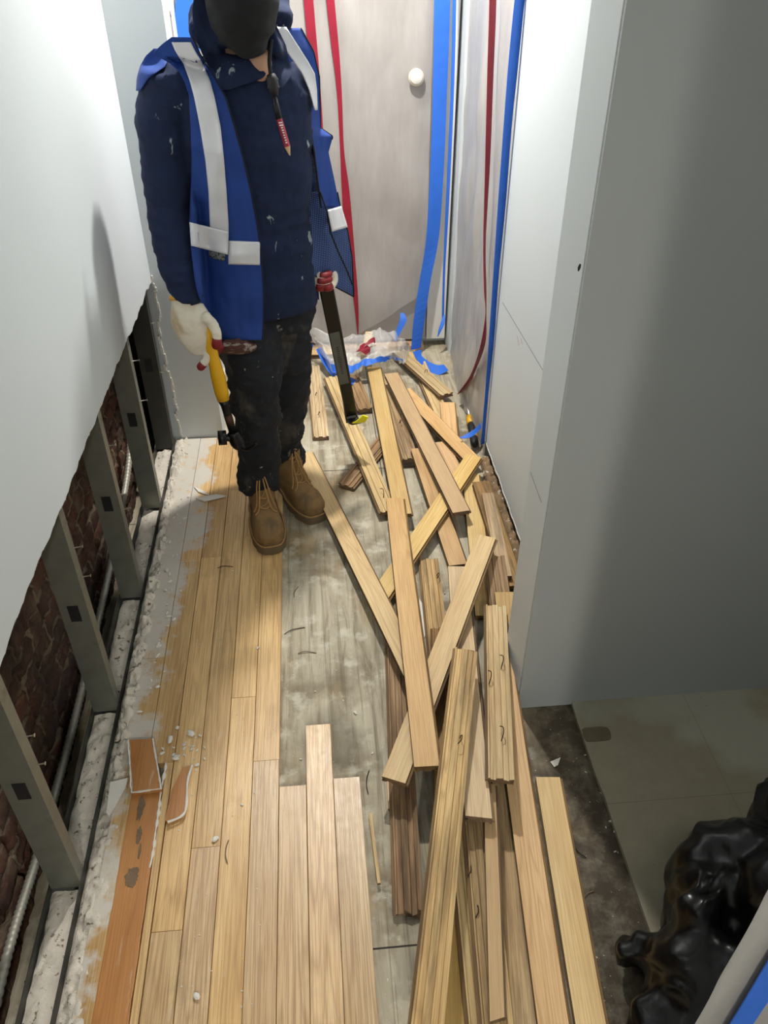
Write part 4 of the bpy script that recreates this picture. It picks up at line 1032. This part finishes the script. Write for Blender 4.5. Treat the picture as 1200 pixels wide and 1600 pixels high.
edge_tube([r_[0] for r_ in gB], .0028, 'piping', M_pipe, vest); edge_tube([r_[-1] for r_ in gB][:40], .0022, 'piping', M_pipe, vest)
rowsC = [(300, 470, 527, 2.36, 2.43), (326, 475, 532, 2.35, 2.43), (360, 478, 543, 2.34, 2.43), (400, 480, 550, 2.34, 2.42), (424, 482, 552, 2.34, 2.42, 14), (428, 486, 553, 2.34, 2.42, 36)]
pC, gC = drape('mesh_panel', rowsC, M_vmesh, .013, vest, 2.3, wr=.010, seed=8)
edge_tube(gC[-1], .0024, 'piping', M_pipe, vest); edge_tube([r_[-1] for r_ in gC], .0024, 'piping', M_pipe, vest)
edge_tube([ay(x, y, 2.335) for x, y in ((500, 300), (511, 330), (516, 362), (528, 392), (541, 420), (551, 445))], .0024, 'piping', M_pipe, vest)
bvh = tree(pA, pB, shirt, tr)
strA = [(66, 268, 298), (80, 274, 305), (100, 287, 317), (125, 296, 328), (150, 303, 335), (200, 313, 345), (250, 321, 350), (300, 326, 354), (350, 328, 357), (372, 329, 357)]
def onpanel(name, rows, off=.004, **k): return drape(name, rows, M_refl, off, vest, 2.19, nu=8, wr=.001, **k)[0]
onpanel('reflective_stripe', strA)
onpanel('reflective_stripe', [(347, 296, 357, 0, 0, 15), (384, 299, 356, 0, 0, 14)], .013, nv=10)
onpanel('reflective_stripe', [(376, 356.5, 406, 0, 0, 2), (413, 357, 406, 0, 0, 1)], .005, nv=10)
o, _ = drape('care_label', [(391, 326, 352, 0, 0, 6), (402, 327, 351, 0, 0, 6)], M_grlab, .004, vest, 2.18, nu=6, nv=6, wr=0)
sB = [(42, 427, 447, 2.325, 2.335), (70, 440, 465, 2.325, 2.335), (95, 458, 481, 2.325, 2.34), (115, 472, 492, 2.325, 2.345), (140, 483, 495, 2.325, 2.35), (172, 492, 496, 2.325, 2.35)]
drape('reflective_stripe', sB, M_refl, 0, vest, nu=8, nv=20, wr=.001)
drape('reflective_stripe', [(328, 512, 533, 2.32, 2.40, -6), (362, 519, 543, 2.32, 2.40, -7)], M_refl, 0, vest, nu=8, nv=10, wr=.0)
# collar folded over the vest at the left, and open V
drape('collar', [(-20, 306, 330), (20, 300, 345), (60, 306, 374), (85, 316, 390), (100, 324, 403), (116, 333, 416), (124, 338, 408), (140, 346, 358)], M_shirt, .034, shirt, 2.22, nu=14, nv=24, wr=.012, seed=3)
drape('collar', [(40, 408, 432), (70, 411, 446), (95, 414, 452), (120, 420, 456), (140, 424, 440)], M_shirt, .024, shirt, 2.24, nu=10, nv=16, wr=.004, seed=6)
# mask: black cloth from nose to neck
g = G(); g.ball(ay(377, -8, 2.235), (.086, .096, .125), 26, 18); g.ball(ay(384, 40, 2.225), (.058, .055, .075), 20, 14)
mk = piece('face_mask', g, M_mask, .006, 5); wrinkle(mk, .005, 12, (1, 1, 2), 2, True)
# hood fabric bunched behind the neck
g = G(); P = smooth_path([ay(436, 40, 2.36), ay(420, -20, 2.45), ay(370, -30, 2.47), ay(325, 10, 2.40), ay(316, 60, 2.32)], 5); g.tube(P, .036, 12)
hood = piece('hood', g, M_shirt, .007, 3); wrinkle(hood, .008, 14, (1, 1, 1), 2, True)
# lanyard and pencil hang from the neck
ly = thing('lanyard_pencil', 'red carpenter pencil hanging on a black cord on the worker chest', 'pencil')
LP = [ay(424, 62, 2.235), ay(421, 95, 2.22), ay(424, 122, 2.205), ay(427, 150, 2.195)]
ly.location = LP[0]; c = LP[0]
g = G(); g.tube([p-c for p in smooth_path(LP, 5)], (.005), 8); g.build('cord', M_pipe, ly, True)
g = G(); P = [ay(423, 116, 2.20), ay(425, 124, 2.197), ay(427, 136, 2.194), ay(429, 150, 2.192)]; g.tube([p-c for p in P], [.010, .014, .0135, .009], 12)
for p in P[1:3]: g.ball(p-c, (.016, .012, .005), 10, 6)
g.build('clip', M_blkm, ly, True)
a = ay(428, 148, 2.190); b = ay(436, 186, 2.176); d_ = ay(449, 229, 2.165); e = ay(453, 243, 2.162)
g = G(); g.tube([a-c, b-c], [.0065, .0078], 10); g.build('sheath', M_blk, ly, True)
g = G(); g.tube([b-c, d_-c], [.0078, .0078], 6); g.build('pencil_body', M_red, ly)
g = G(); g.tube([d_-c, e-c], [.0072, .0012], 8); g.build('pencil_tip', M_wood, ly)
g = G()
for i in range(9):
    q = b.lerp(d_, .14+i*.09)+Vector((.001, -.0085, .002))-c; hw = .0046 if i < 2 else .0022
    dirp = (d_-b).normalized(); sd = Vector((1, 0, .1))
    g.add([q-sd*hw-dirp*.0018, q+sd*hw-dirp*.0018, q+sd*hw+dirp*.0012, q-sd*hw+dirp*.0012], [(0, 1, 2, 3)])
g.build('white_lettering', M_wht, ly)

# boots
M_eye = flat('dull_brass', (150, 124, 84), .4, .5)
def boot(heel, toe, lab, lean=(0, 0), ank=None):
    H0 = Vector(heel); T0 = Vector(toe); dv = (T0-H0); L = dv.length; X = dv.normalized(); Y = Vector((0, 0, 1)).cross(X)
    W = lambda l, s_, z: H0+X*l*L+Y*s_+Vector((0, 0, z))
    t = thing('work_boot', lab, 'boot'); t.location = (H0+T0)/2; t.parent = person; c = t.location
    for k_ in ('label', 'category'):
        if k_ == 'category': del t['category']
    base = H0.z
    prof = [(0.0, .026, .052), (.05, .034, .075), (.15, .039, .095), (.30, .040, .105), (.42, .040, .098), (.52, .043, .082), (.62, .048, .066), (.74, .051, .058), (.86, .048, .052), (.95, .036, .044), (1.0, .018, .032)]
    g = G(); rings = []
    for l, hw, hh in prof:
        ring = []
        for j in range(18):
            a_ = 2*PI*j/18; cs, sn = math.cos(a_), math.sin(a_)
            z = .028 + (hh*max(0, sn)**.8 if sn > 0 else -.010*abs(sn)); ring.append(W(l, hw*math.copysign(abs(cs)**.7, cs), z)-c)
        rings.append(ring)
    g.loft(rings)
    an = ank-W(.24, 0, .1) if ank else Vector((0, 0, .1))
    sr = []
    for z, q in ((.06, 0), (.11, .25), (.16, .6), (.215, 1.0)):
        off = Vector((an.x, an.y, 0))*q*.7
        sr.append([W(.24+.02*(1-q), 0, z)+off+X*.055*math.cos(2*PI*j/18)*(1.15-.15*q)+Y*.046*math.sin(2*PI*j/18)-c for j in range(18)])
    g.loft(sr)
    up = g.build('upper', M_boot, t); bake(up, [('REMESH', dict(mode='VOXEL', voxel_size=.005)), ('SMOOTH', dict(factor=.7, iterations=5))])
    wrinkle(up, .003, 22, (1, 1, 1.5), 3, True)
    g = G(); out = []
    n = 44
    for k_ in range(n):
        a_ = 2*PI*k_/n; l = .5+.5*math.cos(a_)*1.02; s_ = math.sin(a_)
        hw = .058*abs(s_)**.55*(.80+.24*min(1, max(0, l*1.25)))*(1 if l > .45 or l < .3 else .93)
        out.append((l, math.copysign(hw, s_)))
    for z0, z1, sc, lug in ((.0, .016, 1.03, True), (.0155, .031, 1.05, False)):
        rg = []
        for z in (z0, z1): rg.append([W(.5+(l-.5)*sc*(1+(.012 if lug and i % 3 == 0 else 0)), s_*sc*(.93 if lug and i % 3 == 0 else 1), z)-c for i, (l, s_) in enumerate(out)])
        g.loft(rg)
    g.build('sole', M_sole, t)
    g = G(); ring = [W(.5+(l-.5)*1.03, s_*.98, .032)-c for l, s_ in out]; g.tube(ring+[ring[0]], .0026, 6); g.build('welt', M_lace, t, True)
    bv = BVHTree.FromPolygons([v.co.copy() for v in up.data.vertices], [tuple(p.vertices) for p in up.data.polygons])
    g = G(); ey = G()
    def surf(l, s_, z):
        p = W(l, s_, z)-c; h = bv.find_nearest(p); return h[0]+h[1]*.0025
    rows = [(.56, .080), (.50, .10), (.44, .118), (.40, .14), (.38, .16), (.37, .185)]
    for i, (l, z) in enumerate(rows):
        a_, b_ = surf(l+.05, -.020, z+.03), surf(l+.05, .020, z+.03); m_ = surf(l+.09, 0, z+.035)
        g.tube(smooth_path([a_, m_, b_], 4), .0029, 6)
        if i+1 < len(rows):
            l2, z2 = rows[i+1]; g.tube(smooth_path([a_, surf((l+l2)/2+.08, 0, (z+z2)/2+.04), surf(l2+.05, .020, z2+.03)], 4), .0022, 6)
        for q in (a_, b_): G().ball(q, .0032, 8, 6).build('eyelet', M_eye, t, True)
    for s_ in (-1, 1):
        g.tube(smooth_path([surf(.44, .004*s_, .19), surf(.50, .022*s_, .17)+X*.012, surf(.56, .040*s_, .13)+X*.006, surf(.60, .048*s_, .09)+X*.004], 6), .0024, 6)
        g.tube(smooth_path([surf(.44, .004*s_, .19), surf(.54, .012*s_, .16)+X*.014, surf(.62, .022*s_, .12)+X*.008, surf(.66, .036*s_, .085)+X*.003], 6), .0024, 6)
    g.build('laces', M_lace, t, True)
    del t['label']
    return t
boot((-.222, 2.325, .0195), (-.178, 2.022, .0195), 'near work boot', ank=L1[-1])
boot((-.150, 2.455, .0005), (-.028, 2.195, .0005), 'far work boot', ank=L2[-1])
# plaid pouch under the vest hem
g = G(); g.ball(ay(373, 541, 2.175), (.052, .024, .022), 20, 12, Matrix.Rotation(R(3), 3, 'Y')); g.ball(ay(360, 541, 2.175), (.034, .024, .021), 16, 10)
po = piece('plaid_pouch', g, M_pouch, .004, 3, person); wrinkle(po, .003, 35, (1, 1, 1), 3, True)

# gloves
def glove(parts, name='glove', tips=()):
    t = bpy.data.objects.new(name, None); S.collection.objects.link(t); t.parent = person; return t
def fing(g, pts, r0, r1): 
    P = smooth_path(pts, 4); g.tube(P, [r0+(r1-r0)*i/(len(P)-1) for i in range(len(P))], 12); g.ball(P[-1], r1, 12, 8)
Y1 = 2.15
hand = G()
hand.tube(smooth_path([ay(290, 458, 2.17), ay(293, 480, 2.16), ay(299, 503, 2.15), ay(309, 528, 2.15), ay(315, 545, 2.16)], 4), [(r_, .030) for r_ in (.040, .040, .041, .043, .046, .049, .052, .054, .055, .054, .053, .051, .049, .047, .044, .040, .034)], 18)
g1 = hand
red = G()
def finger(pts, r0, r1, tipn=.32):
    fing(g1, pts, r0, r1); P = smooth_path(pts, 4); k_ = int(len(P)*(1-tipn)); red.tube(P[k_:], [r1+.0016]*len(P[k_:]), 12); red.ball(P[-1], r1+.0016, 12, 8)
finger([ay(325, 528, 2.15), ay(327, 548, 2.14), ay(322, 562, 2.125), ay(314, 573, 2.12)], .0135, .0105, .22)
finger([ay(318, 535, 2.165), ay(326, 548, 2.185), ay(338, 549, 2.18), ay(343, 541, 2.155)], .0135, .011, .35)
finger([ay(309, 538, 2.175), ay(318, 548, 2.20), ay(334, 543, 2.195), ay(341, 534, 2.165)], .013, .0105, .35)
finger([ay(300, 540, 2.185), ay(309, 548, 2.205), ay(325, 537, 2.205), ay(334, 528, 2.18)], .012, .0095, .35)
finger([ay(318, 492, 2.14), ay(333, 508, 2.125), ay(339, 524, 2.115), ay(338, 539, 2.112)], .016, .012, .25)
gl1 = piece('knit_glove', g1, M_glove, .0032, 3); wrinkle(gl1, .0016, 40, (1, 1, 1), 2, True)
red.build('rubber_fingertips', M_redD, gl1, True)
g = G(); g.tube([ay(290.5, 462, 2.17), ay(291, 469, 2.166)], [(.0465, .039)]*2, 18); g.build('cuff_edge', gloveedge(), gl1, True)
g1 = G(); red = G(); 
g1.tube(smooth_path([ay(506, 412, 2.42), ay(508, 430, 2.405), ay(508, 447, 2.40)], 4), [(.034, .026), (.035, .027), (.037, .028), (.039, .029), (.04, .03), (.04, .03), (.038, .029), (.034, .026), (.028, .022)], 16)
finger([ay(492, 440, 2.40), ay(490, 446, 2.37), ay(500, 450, 2.355), ay(510, 446, 2.36)], .0125, .010, .5)
finger([ay(496, 434, 2.40), ay(492, 444, 2.365), ay(502, 447, 2.35), ay(513, 444, 2.36)], .0125, .0105, .5)
finger([ay(497, 426, 2.40), ay(494, 436, 2.365), ay(504, 439, 2.35), ay(514, 436, 2.36)], .0125, .0105, .5)
finger([ay(498, 420, 2.40), ay(497, 429, 2.365), ay(506, 431, 2.355), ay(514, 428, 2.365)], .0115, .0095, .5)
finger([ay(518, 424, 2.40), ay(522, 436, 2.385), ay(518, 446, 2.365), ay(511, 449, 2.35)], .014, .0115, .3)
gl2 = piece('knit_glove', g1, M_glove, .0034, 3); red.build('rubber_fingertips', M_redD, gl2, True)

# hammer
hm = thing('claw_hammer', 'yellow-gripped claw hammer held head down in the worker gloved hand', 'hammer')
q0 = ay(321, 508, 2.145); q1 = ay(333, 556, 2.135); q2 = ay(349, 625, 2.12); q3 = ay(368, 690, 2.105); hm.location = q0; c = q0
P = [q0, q0.lerp(q1, .5), q1, q1.lerp(q2, .45), q1.lerp(q2, .8), q2]
g = G(); g.tube([p-c for p in P], [.015, .0165, .016, .0205, .0205, .0175], 16); g.build('grip', M_yel, hm, True)
g = G(); g.tube([q2-c, q2.lerp(q3, .12)-c, q3-c], [.0165, .0125, .0115], 14); g.build('shaft', M_blk, hm, True)
g = G(); hl = ay(346, 684, 2.10); g.tube([p-c for p in (q3+Vector((.004, 0, .012)), ay(363, 684, 2.103), ay(355, 684, 2.101), hl)], [.017, .0145, .011, .0125], 16)
g.tube([p-c for p in (ay(354, 683.5, 2.10), ay(341, 684.5, 2.098))], [.022, .022], 20)
g.tube([p-c for p in smooth_path([ay(364, 676, 2.105), ay(370, 690, 2.103), ay(377, 698, 2.10)], 4)], [.018, .019, .020, .021, .022, .021, .020, .018, .016], 12); g.build('hammer_head', M_blk, hm, True)
for s_ in (-1, 1):
    g = G(); g.tube([p-c for p in smooth_path([ay(374, 695, 2.10+s_*.006), ay(384, 701, 2.095+s_*.010), ay(393, 699, 2.09+s_*.014), ay(401, 692, 2.09+s_*.017)], 4)], [(.009, .007)]*4+[(.008, .006)]*4+[(.005, .005)]*4+[(.0025, .004)], 10); g.build('claw', M_blk, hm, True)
g = G(); g.tube([q2.lerp(q3, .35)-c, q2.lerp(q3, .6)-c], [.0128, .0122], 10); g.build('rust_band', flat('rusty_steel', (70, 42, 30), .6, .4, var=.3), hm, True)

# pry bar
pb = thing('pry_bar', 'black flat pry bar with a yellow hooked tip in the worker other hand', 'pry bar')
q0 = ay(503, 416, 2.385); q2 = ay(545, 628, 2.535); c = q0; pb.location = q0
def flatbar(pts, w_, th, nm, mat, off=Vector((0, 0, 0))):
    g = G(); rings = []; P = [Vector(p) for p in pts]
    for i, p in enumerate(P):
        t_ = (P[min(i+1, len(P)-1)]-P[max(i-1, 0)]).normalized(); side = Vector((1, .12, 0)); side = (side-t_*side.dot(t_)).normalized(); nn = t_.cross(side)
        ww = w_[i] if isinstance(w_, list) else w_; h_ = th[i] if isinstance(th, list) else th
        rings.append([p+side*a_*ww+nn*b_*h_-c+off for a_, b_ in ((-1, -.5), (-.8, -1), (.8, -1), (1, -.5), (1, .5), (.8, 1), (-.8, 1), (-1, .5))])
    g.loft(rings); return g.build(nm, mat, pb)
flatbar([q0, q0.lerp(q2, .5), q2, ay(548, 648, 2.545), ay(551, 658, 2.535)], [.0225, .0225, .021, .022, .024], [.008, .008, .008, .009, .009], 'bar', M_blk)
tipP = smooth_path([ay(550, 654, 2.537), ay(556, 660, 2.515), ay(564, 658, 2.495), ay(571, 650, 2.49)], 4)
flatbar(tipP[:6], .022, .006, 'hook', M_blk); flatbar(tipP[5:], [.022-.0016*i for i in range(len(tipP[5:]))], .003, 'yellow_hook_tip', M_tip)
a = q0.lerp(q2, .44); b = q0.lerp(q2, .84)
flatbar([a, b], .0165, .0004, 'sticker', flat('sticker_grey', (92, 96, 96), .3, .3, var=.2), Vector((-.002, -.0088, .002)))
g = G(); dirp = (b-a).normalized(); side = Vector((1, .12, 0)); side = (side-dirp*side.dot(dirp)).normalized(); rr = random.Random(4)
for i in range(15):
    q = a.lerp(b, .28+i*.036)-c+Vector((-.002, -.0098, .0022)); hw = rr.uniform(.003, .007)
    g.add([q-side*hw-dirp*.0016, q+side*hw-dirp*.0016, q+side*hw+dirp*.0016, q-side*hw+dirp*.0016], [(0, 1, 2, 3)])
g.build('dark_lettering', M_blkm, pb)
